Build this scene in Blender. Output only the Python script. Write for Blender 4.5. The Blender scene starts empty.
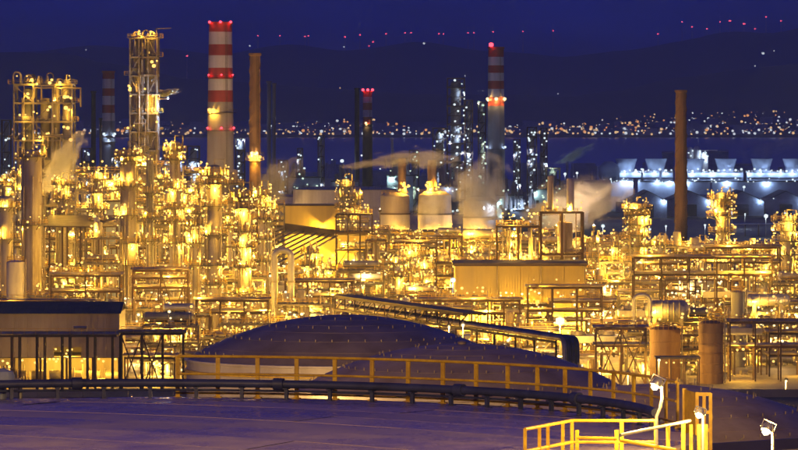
import bpy, math, random
from mathutils import Vector, Matrix
random.seed(7)
sc = bpy.context.scene
col = sc.collection
R = math.radians
# ------------------------------------------------------------------ camera, sky, exposure
F = 798 * 200.0 / 36.0          # focal length in photograph pixels
EYE = 50.0                      # eye height above the plant's ground
HOR = 115.0                     # eye level in the photograph
cam = bpy.data.cameras.new('camera')
cam.lens = 200; cam.sensor_width = 36; cam.clip_start = 1; cam.clip_end = 90000
cam.shift_y = -(225 - HOR) / 798
cam_o = bpy.data.objects.new('camera', cam); col.objects.link(cam_o)
cam_o.location = (0, 0, EYE); cam_o.rotation_euler = (R(90), 0, 0)
sc.camera = cam_o

world = bpy.data.worlds.new('World'); sc.world = world; world.use_nodes = True
wn = world.node_tree; wn.nodes.clear()
wo = wn.nodes.new('ShaderNodeOutputWorld'); bg = wn.nodes.new('ShaderNodeBackground')
sky = wn.nodes.new('ShaderNodeTexSky'); sky.sky_type = 'NISHITA'; sky.sun_disc = False
sky.sun_elevation = R(2.0); sky.sun_rotation = R(200); sky.air_density = 1.0; sky.dust_density = 0.3; sky.ozone_density = 4.5
tint = wn.nodes.new('ShaderNodeMix'); tint.data_type = 'RGBA'; tint.blend_type = 'MULTIPLY'; tint.inputs[0].default_value = 1
tint.inputs[7].default_value = (0.30, 0.24, 1.5, 1)
tc = wn.nodes.new('ShaderNodeTexCoord'); mp = wn.nodes.new('ShaderNodeMapping'); mp.inputs['Scale'].default_value = (11, 11, 55)
nz = wn.nodes.new('ShaderNodeTexNoise'); nz.inputs['Scale'].default_value = 1.7; nz.inputs['Detail'].default_value = 5
mr = wn.nodes.new('ShaderNodeMapRange'); mr.inputs[1].default_value = .3; mr.inputs[2].default_value = .7; mr.inputs[3].default_value = .62; mr.inputs[4].default_value = 1.38
cl = wn.nodes.new('ShaderNodeVectorMath'); cl.operation = 'SCALE'
L = wn.links.new
L(tc.outputs['Generated'], mp.inputs[0]); L(mp.outputs[0], nz.inputs['Vector']); L(nz.outputs['Fac'], mr.inputs[0])
# evenly deep twilight: the air's own low gradient is lifted clear of the black band under the horizon
va = wn.nodes.new('ShaderNodeVectorMath'); va.operation = 'MULTIPLY_ADD'; va.inputs[1].default_value = (1, 1, .55); va.inputs[2].default_value = (0, 0, .30)
vn = wn.nodes.new('ShaderNodeVectorMath'); vn.operation = 'NORMALIZE'
L(tc.outputs['Generated'], va.inputs[0]); L(va.outputs[0], vn.inputs[0]); L(vn.outputs[0], sky.inputs['Vector'])
L(sky.outputs[0], tint.inputs[6]); L(tint.outputs[2], cl.inputs[0]); L(mr.outputs[0], cl.inputs['Scale'])
L(cl.outputs[0], bg.inputs[0]); L(bg.outputs[0], wo.inputs[0])
bg.inputs[1].default_value = 0.125
sc.view_settings.view_transform = 'Standard'; sc.view_settings.look = 'None'
sc.view_settings.gamma = 1; sc.view_settings.use_curve_mapping = False; sc.view_settings.exposure = 0.0
sc.cycles.max_bounces = 4; sc.cycles.diffuse_bounces = 2; sc.cycles.glossy_bounces = 2; sc.cycles.volume_bounces = 0
sc.cycles.transmission_bounces = 1; sc.cycles.transparent_max_bounces = 8
sc.cycles.sample_clamp_indirect = 3.0; sc.cycles.sample_clamp_direct = 0
sc.cycles.caustics_reflective = False; sc.cycles.caustics_refractive = False
sc.cycles.use_light_tree = True
sc.cycles.use_adaptive_sampling = True; sc.cycles.adaptive_threshold = .06; sc.cycles.adaptive_min_samples = 16
sc.cycles.volume_step_rate = 1.0; sc.cycles.volume_max_steps = 48
GOLD_W = 1500.0                 # power of one lamp of the plant, watts
HAZE = 8e-5

def X(px, d): return (px - 399.0) * d / F
def Z(py, d): return EYE - (py - HOR) * d / F
def GY(d): return HOR + EYE * F / d
def P(px, py, d): return Vector((X(px, d), d, Z(py, d)))

# ------------------------------------------------------------------ materials
MATS = {}
def mat(name, color, rough=.55, metal=0., var=.25, scale=.6, dirt=None, bump=0., rnd=.0, streak=False, spec=.5, wet=False):
    m = bpy.data.materials.new(name); m.use_nodes = True; MATS[name] = m
    nt = m.node_tree; b = nt.nodes['Principled BSDF']; ln = nt.links.new
    b.inputs['Roughness'].default_value = rough; b.inputs['Metallic'].default_value = metal
    b.inputs['Specular IOR Level'].default_value = spec
    t = nt.nodes.new('ShaderNodeTexCoord'); mpn = nt.nodes.new('ShaderNodeMapping')
    mpn.inputs['Scale'].default_value = (scale, scale, scale * (.12 if streak else 1))
    n = nt.nodes.new('ShaderNodeTexNoise'); n.inputs['Scale'].default_value = 1; n.inputs['Detail'].default_value = 6; n.inputs['Roughness'].default_value = .65
    ln(t.outputs['Object'], mpn.inputs[0]); ln(mpn.outputs[0], n.inputs['Vector'])
    rp = nt.nodes.new('ShaderNodeMapRange'); rp.inputs[1].default_value = .35; rp.inputs[2].default_value = .7
    ln(n.outputs['Fac'], rp.inputs[0])
    mx = nt.nodes.new('ShaderNodeMix'); mx.data_type = 'RGBA'
    c = color; dc = dirt or tuple(x * (1 - var * 1.6) for x in c)
    mx.inputs[6].default_value = (*c, 1); mx.inputs[7].default_value = (*dc, 1)
    ln(rp.outputs[0], mx.inputs[0])
    out = mx.outputs[2]
    if rnd:
        oi = nt.nodes.new('ShaderNodeObjectInfo'); m2 = nt.nodes.new('ShaderNodeMapRange'); m2.inputs[3].default_value = 1 - rnd; m2.inputs[4].default_value = 1 + rnd
        ln(oi.outputs['Random'], m2.inputs[0]); vs = nt.nodes.new('ShaderNodeVectorMath'); vs.operation = 'SCALE'
        ln(out, vs.inputs[0]); ln(m2.outputs[0], vs.inputs['Scale']); out = vs.outputs[0]
    ln(out, b.inputs['Base Color'])
    if bump:
        bp = nt.nodes.new('ShaderNodeBump'); bp.inputs['Strength'].default_value = bump; bp.inputs['Distance'].default_value = .05
        ln(n.outputs['Fac'], bp.inputs['Height']); ln(bp.outputs[0], b.inputs['Normal'])
    rr = nt.nodes.new('ShaderNodeMapRange'); rr.inputs[3].default_value = max(0, rough - .1); rr.inputs[4].default_value = min(1, rough + .15)
    if wet: rr.inputs[1].default_value = .38; rr.inputs[2].default_value = .6; rr.inputs[3].default_value = .40; rr.inputs[4].default_value = .20
    ln(n.outputs['Fac'], rr.inputs[0]); ln(rr.outputs[0], b.inputs['Roughness'])
    return m
def glow(name, color, strength):
    m = bpy.data.materials.new(name); m.use_nodes = True; MATS[name] = m
    nt = m.node_tree; nt.nodes.clear(); o = nt.nodes.new('ShaderNodeOutputMaterial'); e = nt.nodes.new('ShaderNodeEmission')
    e.inputs[0].default_value = (*color, 1); e.inputs[1].default_value = strength; nt.links.new(e.outputs[0], o.inputs[0]); m.cycles.emission_sampling = 'NONE'
    return m
mat('shell', (.50, .46, .40), .45, .25, .3, .5, (.26, .19, .12), rnd=.2, streak=True)
mat('shell_grey', (.34, .33, .32), .5, .2, .3, .5, rnd=.2, streak=True)
mat('insulation', (.55, .53, .50), .38, .55, .2, .7, rnd=.15, streak=True)
mat('pipe', (.46, .43, .38), .45, .35, .3, .4, (.25, .17, .10), rnd=.25)
mat('steel', (.065, .05, .04), .7, 0, .4, .8, (.12, .055, .025), rnd=.3)
mat('steel_light', (.30, .26, .20), .6, .1, .35, .8, rnd=.3)
mat('deck', (.20, .18, .15), .7, .1, .3, 1.2)
mat('yellow', (.82, .53, .03), .45, 0, .15, 3., (.48, .26, .03))
mat('tank_wall', (.55, .48, .46), .5, 0, .2, .25, (.38, .31, .28), streak=True)
mat('dome', (.27, .20, .165), .40, 0, .3, .22, (.15, .10, .075), bump=.1)
mat('roof_plate', (.52, .41, .42), .28, .0, .25, .4, (.27, .19, .185), bump=.3, rnd=.16, wet=True)
mat('weld', (.50, .38, .40), .35, 0, .2, 2.)
mat('blue_paint', (.05, .06, .16), .45, 0, .3, 1.5)  # blue of a pipe lit only by the sky, put into its colour
mat('red_paint', (.42, .05, .03), .6, 0, .2, .4, (.28, .04, .03), streak=True)
mat('white_paint', (.70, .66, .62), .6, 0, .15, .4, (.50, .46, .42), streak=True)
mat('concrete_stack', (.40, .37, .34), .75, 0, .2, .3, (.30, .26, .22), streak=True)
mat('grey_stack', (.26, .27, .30), .75, 0, .2, .3, streak=True)
mat('rust_stack', (.36, .23, .13), .7, .1, .3, .5, (.22, .12, .06), streak=True)
mat('dark_stack', (.06, .055, .06), .7, .1, .3, .5)
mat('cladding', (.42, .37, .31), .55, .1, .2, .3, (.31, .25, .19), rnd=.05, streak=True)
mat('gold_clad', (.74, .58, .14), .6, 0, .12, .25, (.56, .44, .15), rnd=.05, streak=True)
mat('sheet_roof', (.13, .095, .075), .6, .0, .3, .4)
mat('ground', (.16, .13, .11), .85, 0, .4, .05, (.09, .075, .06), bump=.2)
mat('concrete', (.36, .31, .25), .7, 0, .3, .12, (.22, .18, .14))
mat('hill', (.045, .05, .04), .95, 0, .3, .003)
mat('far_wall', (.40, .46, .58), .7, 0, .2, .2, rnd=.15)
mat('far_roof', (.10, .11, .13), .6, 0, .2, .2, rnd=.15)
mat('chrome', (.65, .62, .58), .25, .8, .1, 3)
mat('pole_white', (.30, .28, .25), .4, .2, .15, 3)
mat('black', (.02, .02, .022), .6, 0, .2, 2)
glow('lamp_gold', (1., .58, .13), 2.1)
glow('lamp_warm', (1., .78, .40), 2.3)
glow('lamp_flood', (1., .74, .30), 3.2)
glow('lamp_cold', (.78, .93, 1.), 1.3)
glow('lamp_green', (.75, 1., .80), 1.2)
glow('lamp_near', (1., .86, .55), 3.5)
glow('beacon_red', (1., .05, .08), 4.5)
glow('beacon_small', (1., .08, .14), 9.)
glow('far_warm', (1., .62, .28), 1.5)
glow('far_white', (.85, .92, 1.), 1.4)
glow('far_orange', (1., .42, .13), 1.4)
# sea
m = bpy.data.materials.new('sea'); m.use_nodes = True; MATS['sea'] = m
b = m.node_tree.nodes['Principled BSDF']; b.inputs['Base Color'].default_value = (.006, .010, .03, 1); b.inputs['Roughness'].default_value = .16
t_ = m.node_tree.nodes.new('ShaderNodeTexCoord'); n_ = m.node_tree.nodes.new('ShaderNodeTexNoise'); n_.inputs['Scale'].default_value = .05; n_.inputs['Detail'].default_value = 5
bp_ = m.node_tree.nodes.new('ShaderNodeBump'); bp_.inputs['Strength'].default_value = .25; bp_.inputs['Distance'].default_value = 1.5
m.node_tree.links.new(t_.outputs['Object'], n_.inputs['Vector']); m.node_tree.links.new(n_.outputs['Fac'], bp_.inputs['Height']); m.node_tree.links.new(bp_.outputs[0], b.inputs['Normal'])

# ------------------------------------------------------------------ mesh builder
ICO_V = []; ICO_F = []
def _ico():
    t = (1 + 5 ** .5) / 2
    vs = [(-1, t, 0), (1, t, 0), (-1, -t, 0), (1, -t, 0), (0, -1, t), (0, 1, t), (0, -1, -t), (0, 1, -t), (t, 0, -1), (t, 0, 1), (-t, 0, -1), (-t, 0, 1)]
    s = math.sqrt(1 + t * t)
    ICO_V.extend([(a / s, b_ / s, c / s) for a, b_, c in vs])
    ICO_F.extend([(0, 11, 5), (0, 5, 1), (0, 1, 7), (0, 7, 10), (0, 10, 11), (1, 5, 9), (5, 11, 4), (11, 10, 2), (10, 7, 6), (7, 1, 8), (3, 9, 4), (3, 4, 2), (3, 2, 6), (3, 6, 8), (3, 8, 9), (4, 9, 5), (2, 4, 11), (6, 2, 10), (8, 6, 7), (9, 8, 1)])
_ico()
class MB:
    def __init__(s): s.v = []; s.f = []; s.b = []
    def box(s, cx, cy, cz, sx, sy, sz, rz=0.):
        i = len(s.v); c, n = math.cos(rz), math.sin(rz)
        for dz in (-.5, .5):
            for dx, dy in ((-.5, -.5), (.5, -.5), (.5, .5), (-.5, .5)):
                x, y = dx * sx, dy * sy
                s.v.append((cx + x * c - y * n, cy + x * n + y * c, cz + dz * sz))
        s.f += [(i, i + 3, i + 2, i + 1), (i + 4, i + 5, i + 6, i + 7)] + [(i + k, i + (k + 1) % 4, i + 4 + (k + 1) % 4, i + 4 + k) for k in range(4)]
        return s
    def frame(s, a, b):
        a = Vector(a); b = Vector(b); t = (b - a)
        if t.length < 1e-6: t = Vector((0, 0, 1))
        t.normalize(); up = Vector((0, 0, 1)) if abs(t.z) < .95 else Vector((0, 1, 0))
        u = t.cross(up).normalized(); w = u.cross(t).normalized()
        return u, w
    def bar(s, a, b, w, h=None):
        h = h or w; u, v = s.frame(a, b); i = len(s.v); a = Vector(a); b = Vector(b)
        for p in (a, b):
            for du, dv in ((-.5, -.5), (.5, -.5), (.5, .5), (-.5, .5)):
                s.v.append(tuple(p + u * du * w + v * dv * h))
        s.f += [(i + 3, i + 2, i + 1, i), (i + 4, i + 5, i + 6, i + 7)] + [(i + (k + 1) % 4, i + 4 + (k + 1) % 4, i + 4 + k, i + k)[::-1] for k in range(4)]
        return s
    def cyl(s, a, b, r, r2=None, n=8, caps=True):
        r2 = r if r2 is None else r2; u, v = s.frame(a, b); i = len(s.v); a = Vector(a); b = Vector(b)
        for p, rr in ((a, r), (b, r2)):
            for k in range(n):
                q = 2 * math.pi * k / n
                s.v.append(tuple(p + u * math.cos(q) * rr + v * math.sin(q) * rr))
        s.f += [(i + k, i + (k + 1) % n, i + n + (k + 1) % n, i + n + k) for k in range(n)]
        if caps: s.f += [tuple(range(i + n - 1, i - 1, -1)), tuple(range(i + n, i + 2 * n))]
        return s
    def tube(s, pts, r, n=6, closed=False):
        pts = [Vector(p) for p in pts]; m_ = len(pts); i = len(s.v)
        prev = None
        for k, p in enumerate(pts):
            a = pts[k - 1] if (k or closed) else p; c = pts[(k + 1) % m_] if (k < m_ - 1 or closed) else p
            t = (c - a).normalized()
            if prev is None:
                up = Vector((0, 0, 1)) if abs(t.z) < .9 else Vector((0, 1, 0)); u = t.cross(up).normalized()
            else:
                u = (prev - t * prev.dot(t))
                u = u.normalized() if u.length > 1e-6 else t.orthogonal().normalized()
            prev = u; w = t.cross(u)
            for q in range(n):
                g = 2 * math.pi * q / n
                s.v.append(tuple(p + u * math.cos(g) * r + w * math.sin(g) * r))
        for k in range(m_ if closed else m_ - 1):
            a0 = i + k * n; b0 = i + ((k + 1) % m_) * n
            s.f += [(a0 + q, a0 + (q + 1) % n, b0 + (q + 1) % n, b0 + q) for q in range(n)]
        if not closed: s.f += [tuple(range(i + n - 1, i - 1, -1)), tuple(range(i + (m_ - 1) * n, i + m_ * n))]
        return s
    def lathe(s, prof, cx=0, cy=0, n=24, cap=True):
        i = len(s.v)
        for r_, z in prof:
            for k in range(n):
                g = 2 * math.pi * k / n
                s.v.append((cx + r_ * math.cos(g), cy + r_ * math.sin(g), z))
        for j in range(len(prof) - 1):
            a0 = i + j * n; b0 = a0 + n
            s.f += [(a0 + k, a0 + (k + 1) % n, b0 + (k + 1) % n, b0 + k) for k in range(n)]
        if cap: s.f += [tuple(range(i + n - 1, i - 1, -1)), tuple(range(i + (len(prof) - 1) * n, i + len(prof) * n))]
        return s
    def bulb(s, p, r):
        i = len(s.v); s.b.append((p, r))
        s.v += [(p[0] + a * r, p[1] + b_ * r, p[2] + c * r) for a, b_, c in ICO_V]
        s.f += [(i + a, i + b_, i + c) for a, b_, c in ICO_F]
        return s
    def quad(s, a, b, c, d):
        i = len(s.v); s.v += [tuple(a), tuple(b), tuple(c), tuple(d)]; s.f.append((i, i + 1, i + 2, i + 3)); return s
    def build(s, name, material, parent=None, smooth=False, loc=None):
        me = bpy.data.meshes.new(name); me.from_pydata(s.v, [], s.f); me.update()
        if smooth:
            me.shade_smooth(); me.set_sharp_from_angle(angle=R(38))
        me.materials.append(MATS[material])
        o = bpy.data.objects.new(name, me); col.objects.link(o)
        if parent: o.parent = parent
        if loc is not None: o.location = loc
        return o
def tag(o, label=None, cat=None, group=None, kind=None):
    if label: o['label'] = label
    if cat: o['category'] = cat
    if group: o['group'] = group
    if kind: o['kind'] = kind
    return o
def thing(name, label, cat, loc, group=None, rz=0.):
    o = bpy.data.objects.new(name, None); col.objects.link(o); o.location = loc; o.rotation_euler = (0, 0, rz); o.empty_display_size = .5
    return tag(o, label, cat, group)
def copy_tree(o, parent=None):
    c = o.copy(); col.objects.link(c)
    if parent: c.parent = parent
    for ch in list(o.children): copy_tree(ch, c)
    return c
def stuff(o): o['kind'] = 'stuff'; return o
NL = [0]
LIGHT = {'lamp_gold': ((1., .52, .045), 1.0), 'lamp_warm': ((1., .60, .17), 1.0), 'lamp_flood': ((1., .55, .07), 1.7), 'lamp_cold': ((.50, .68, 1.), .26), 'lamp_green': ((.7, 1., .8), .22), 'beacon_red': ((1., .03, .03), .06)}
LIGHT_DATA = {}
def shine(p, r, m_, parent, power=1.0):
    """the light a lamp gives, hung just under its bulb"""
    key = (m_, round(power, 2))
    if key not in LIGHT_DATA:
        ld = bpy.data.lights.new('lamp_light', 'POINT'); ld.color = LIGHT[m_][0]; ld.energy = GOLD_W * LIGHT[m_][1] * power; ld.shadow_soft_size = .08; LIGHT_DATA[key] = ld
    lo = bpy.data.objects.new('lamp_light', LIGHT_DATA[key]); col.objects.link(lo); lo.parent = parent; lo.location = (p[0], p[1] - r * .5, p[2] - r - .12); NL[0] += 1
def lit(g_, m_, parent, every=7, power=2.9):
    o = stuff(g_.build('lighting', m_, parent))
    for k, (p, r) in enumerate(g_.b):
        if k % every == 0: shine(p, r, m_, parent, power)
    return o
U = random.uniform

# ------------------------------------------------------------------ land, sea, hills
def interp(tab, x):
    if x <= tab[0][0]: return tab[0][1]
    for (a, ya), (b_, yb) in zip(tab, tab[1:]):
        if x <= b_:
            t = (x - a) / (b_ - a); t = t * t * (3 - 2 * t)
            return ya + (yb - ya) * t
    return tab[-1][1]
def land_z(x, y):
    return interp([(175, 24.6), (330, 0.)], y)
g = MB(); ys = [-400, -100, 60, 120, 175, 200, 225, 250, 275, 300, 330, 420, 600, 800, 1000, 1400, 1800, 2400, 3180, 3215]
xs = [-6000, -2500, -900, -400, -200, -80, 0, 80, 200, 400, 900, 2500, 6000]
for y in ys:
    for x in xs: g.v.append((x, y, land_z(x, y) if y < 3200 else -3.))
nx = len(xs)
for j in range(len(ys) - 1):
    for k in range(nx - 1): g.f.append((j * nx + k, j * nx + k + 1, (j + 1) * nx + k + 1, (j + 1) * nx + k))
tag(g.build('ground', 'ground', smooth=True), kind='structure')
tag(MB().quad((-40000, -3000, -1.2), (40000, -3000, -1.2), (40000, 40000, -1.2), (-40000, 40000, -1.2)).build('sea', 'sea'), kind='structure')
# concrete paving of the plant, a sheet on the ground
g = MB(); g.quad((-110, 792, .02), (118, 792, .02), (190, 1640, .02), (-170, 1640, .02))
tag(g.build('plant_pavement', 'concrete'), kind='structure')
MID = [(-200, 60), (0, 61), (60, 66), (110, 78), (200, 92), (320, 97), (450, 99), (560, 97), (620, 88), (690, 72), (740, 66), (800, 63), (1000, 58)]
FARR = [(-200, 56), (20, 60), (90, 52), (150, 58), (215, 64), (290, 52), (350, 58), (420, 50), (490, 56), (560, 60), (620, 54), (680, 46), (730, 41), (770, 44), (820, 38), (1000, 42)]
def fbm(x, y):
    from mathutils import noise
    return noise.fractal(Vector((x, y, 1.7)), 1.0, 2.0, 5)
def hill_z(x, y):
    px = 399 + x * F / 13500.
    h1 = EYE + (HOR - interp(MID, px)) * 13500 / F
    px2 = 399 + x * F / 19500.
    h2 = EYE + (HOR - interp(FARR, px2)) * 19500 / F
    n = fbm(x / 1500, y / 1500)
    z = h1 * math.exp(-((y - 13500) / 1500) ** 2) * (1 + .10 * n) + h2 * math.exp(-((y - 19500) / 2400) ** 2) * (1 + .10 * n)
    k = min(1, max(0, (y - 10080) / 900))
    return z * (.15 + .85 * k) + 30 * k * (.5 + .5 * n) + (4.0 if y > 10080 else -4)
g = MB(); NX, NY = 130, 90
for j in range(NY):
    y = 10040 + (j / (NY - 1)) ** 1.25 * 14000
    for k in range(NX):
        x = (-1 + 2 * k / (NX - 1)) * (3600)
        g.v.append((x, y, hill_z(x, y)))
for j in range(NY - 1):
    for k in range(NX - 1): g.f.append((j * NX + k, j * NX + k + 1, (j + 1) * NX + k + 1, (j + 1) * NX + k))
tag(g.build('hills', 'hill', smooth=True), kind='structure')

# ------------------------------------------------------------------ far town lights (one mass) and hill lights
rr = random.Random(3)
def far_scatter(n, x0, x1, y0, y1, dens, size, mats, name, label):
    groups = {m_: MB() for m_ in mats}
    for _ in range(n):
        px = rr.uniform(x0, x1); y = rr.uniform(y0, y1) if not dens else y0 + (y1 - y0) * rr.random() ** dens
        x = X(px, y); z = max(hill_z(x, y), 0) + rr.uniform(4, 12)
        m_ = rr.choice(mats); groups[m_].bulb((x, y, z), size * (.35 + 1.5 * rr.random() ** 2))
    root = None
    for m_, gg in groups.items():
        if not gg.v: continue
        o = gg.build(name if root is None else 'lamp', m_, root)
        if root is None: root = o; tag(o, label, 'town lights', kind='stuff')
        else: stuff(o)
    return root
far_scatter(330, -10, 810, 10090, 10900, 2.2, 2.3, ['far_warm', 'far_white', 'far_orange'], 'town_lighting', 'scattered lights of the town on the far shore')
far_scatter(130, 230, 400, 10090, 11300, 1.4, 2.3, ['far_warm', 'far_orange', 'far_white'], 'town_lighting', 'dense cluster of town lights on the far shore behind the straked stack')
far_scatter(170, 600, 810, 10090, 11450, 1.2, 2.1, ['far_warm', 'far_white', 'far_orange'], 'town_lighting', 'dense town lights climbing the far hillside behind the cooling towers')
far_scatter(70, 540, 640, 10090, 11000, 1.4, 2.3, ['far_warm', 'far_orange', 'far_white'], 'town_lighting', 'town lights on the far shore beside the brown stack')
# quay lamps in a line along the far waterline
q1, q2 = MB(), MB()
for k in range(110):
    px = -5 + k * 7.4 + rr.uniform(-2.5, 2.5); (q1 if rr.random() < .7 else q2).bulb((X(px, 10085), 10085, 6 + rr.uniform(0, 5)), rr.uniform(1.8, 3.8))
o = q1.build('quay_lighting', 'far_warm'); tag(o, 'line of lamps along the far waterfront', 'quay lights', kind='stuff'); stuff(q2.build('lamp', 'far_white', o))
# town blocks under the lights
g = MB()
for _ in range(260):
    px = rr.uniform(-5, 805); y = 10100 + 900 * rr.random() ** 1.5; x = X(px, y); h = rr.uniform(7, 20)
    g.box(x, y, max(hill_z(x, y), 0) + h / 2 - 2, rr.uniform(12, 34), 14, h)
tag(g.build('far_town', 'far_wall'), 'pale blocks of the town along the far shore', 'town', kind='stuff')
# single lights on the hillsides
def hill_lights(pts, m_, name, label, d=13300, size=3.0):
    g_ = MB()
    for px, py, s_ in pts: g_.bulb(tuple(P(px, py, d)), size * s_)
    return tag(g_.build(name, m_), label, 'lights', kind='stuff')
hill_lights([(297 + 6.8 * k, 91.5 + .6 * math.sin(k), .75) for k in range(8)] + [(340, 88, .8)], 'far_warm', 'road_lighting', 'row of road lamps high on the dark hillside')
hill_lights([(rr.uniform(3, 54), rr.uniform(66, 77), rr.uniform(.5, 1.1)) for _ in range(26)], 'far_white', 'village_lighting', 'village lights on the hill above the lattice reactor tower', 13300)
hill_lights([(421, 99, 1.3), (465, 76, .7), (424, 43.5, 1.2), (763, 53.5, 1.5), (558, 94, .7), (478, 91, .5), (483, 91, .5), (249.7, 46, .9), (344, 47, .8), (755, 66, .8), (790, 82.5, 1.), (774, 51, .7), (86, 50, .6)], 'far_white', 'farm_lighting', 'few single lights high on the dark hills', 13200)

# wind turbines with red beacons along the far ridge
tb = thing('wind_turbine', None, 'wind turbine', (0, 0, 0), 'wind turbines on the far ridge')
MB().lathe([(2.4, 0), (1.5, 84)], n=8).build('tower', 'white_paint', tb, True)
MB().box(0, 1, 85.5, 3.4, 9, 3.4).build('nacelle', 'white_paint', tb)
for a in (90, 210, 330):
    MB().bar((0, -4.5, 85.5), (38 * math.cos(R(a)), -4.5, 85.5 + 38 * math.sin(R(a))), 1.8, .6).build('blade', 'white_paint', tb)
bc = MB().bulb((0, 0, 92), 3.6).build('beacon', 'beacon_small', tb)
SPOTS = [(187, 56), (258, 36), (280, 36), (305, 36.5), (308.5, 36), (345, 37), (360, 35), (386, 34), (373, 42), (369, 46), (405, 33), (411, 33), (439, 34), (443.5, 34), (468, 33), (474, 33), (493, 32), (523, 31.5), (553, 31), (658, 34), (682, 22), (692, 27), (707, 29), (720, 22), (730, 21), (744, 24), (755, 29), (766, 17), (781, 21)]
def near_of(px):
    return interp_name(px)
LANDMARKS = [(8, 'pale upright drum'), (44, 'lattice reactor tower'), (93, 'thin dark stack'), (110, 'slim striped chimney'), (145, 'tall double tower'), (180, 'slender platform column'), (220, 'broad striped chimney'), (256, 'ochre straked stack'), (285, 'inverted-U pipe'), (330, 'white storage tank'), (366, 'red-lit dark chimney'), (404, 'narrow furnace stack'), (434, 'wide furnace drum'), (460, 'dark lattice tower'), (496, 'grey-shafted chimney'), (530, 'cold-lit columns'), (562, 'open grid frame'), (605, 'golden steam cloud'), (640, 'square platform column'), (681, 'brown straked stack'), (722, 'round-headed column'), (760, 'cooling tower cells'), (790, 'edge column')]
def interp_name(px): return min(LANDMARKS, key=lambda a: abs(a[0] - px))[1]
ORD = ['first', 'second', 'third', 'fourth', 'fifth', 'sixth', 'seventh', 'eighth', 'ninth', 'tenth', 'eleventh', 'twelfth', 'thirteenth', 'fourteenth', 'fifteenth', 'sixteenth', 'seventeenth', 'eighteenth', 'nineteenth', 'twentieth', 'twenty-first', 'twenty-second', 'twenty-third', 'twenty-fourth', 'twenty-fifth', 'twenty-sixth', 'twenty-seventh', 'twenty-eighth', 'twenty-ninth', 'thirtieth']
for i, (px, py) in enumerate(sorted(SPOTS)):
    o = tb if i == 0 else copy_tree(tb)
    d = 19500 if py < 50 else 16500
    x = X(px, d); z = Z(py, d) - 92
    o.location = (x, d, z)
    o['label'] = f'red-lit far wind turbine, {ORD[i]} along the ridge counting from the lattice reactor tower'
    if px in (730, 744): 
        for ch in o.children:
            if ch.name.startswith('beacon'): ch.scale = (1.8, 1.8, 1.); ch.location.z = -0

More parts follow.
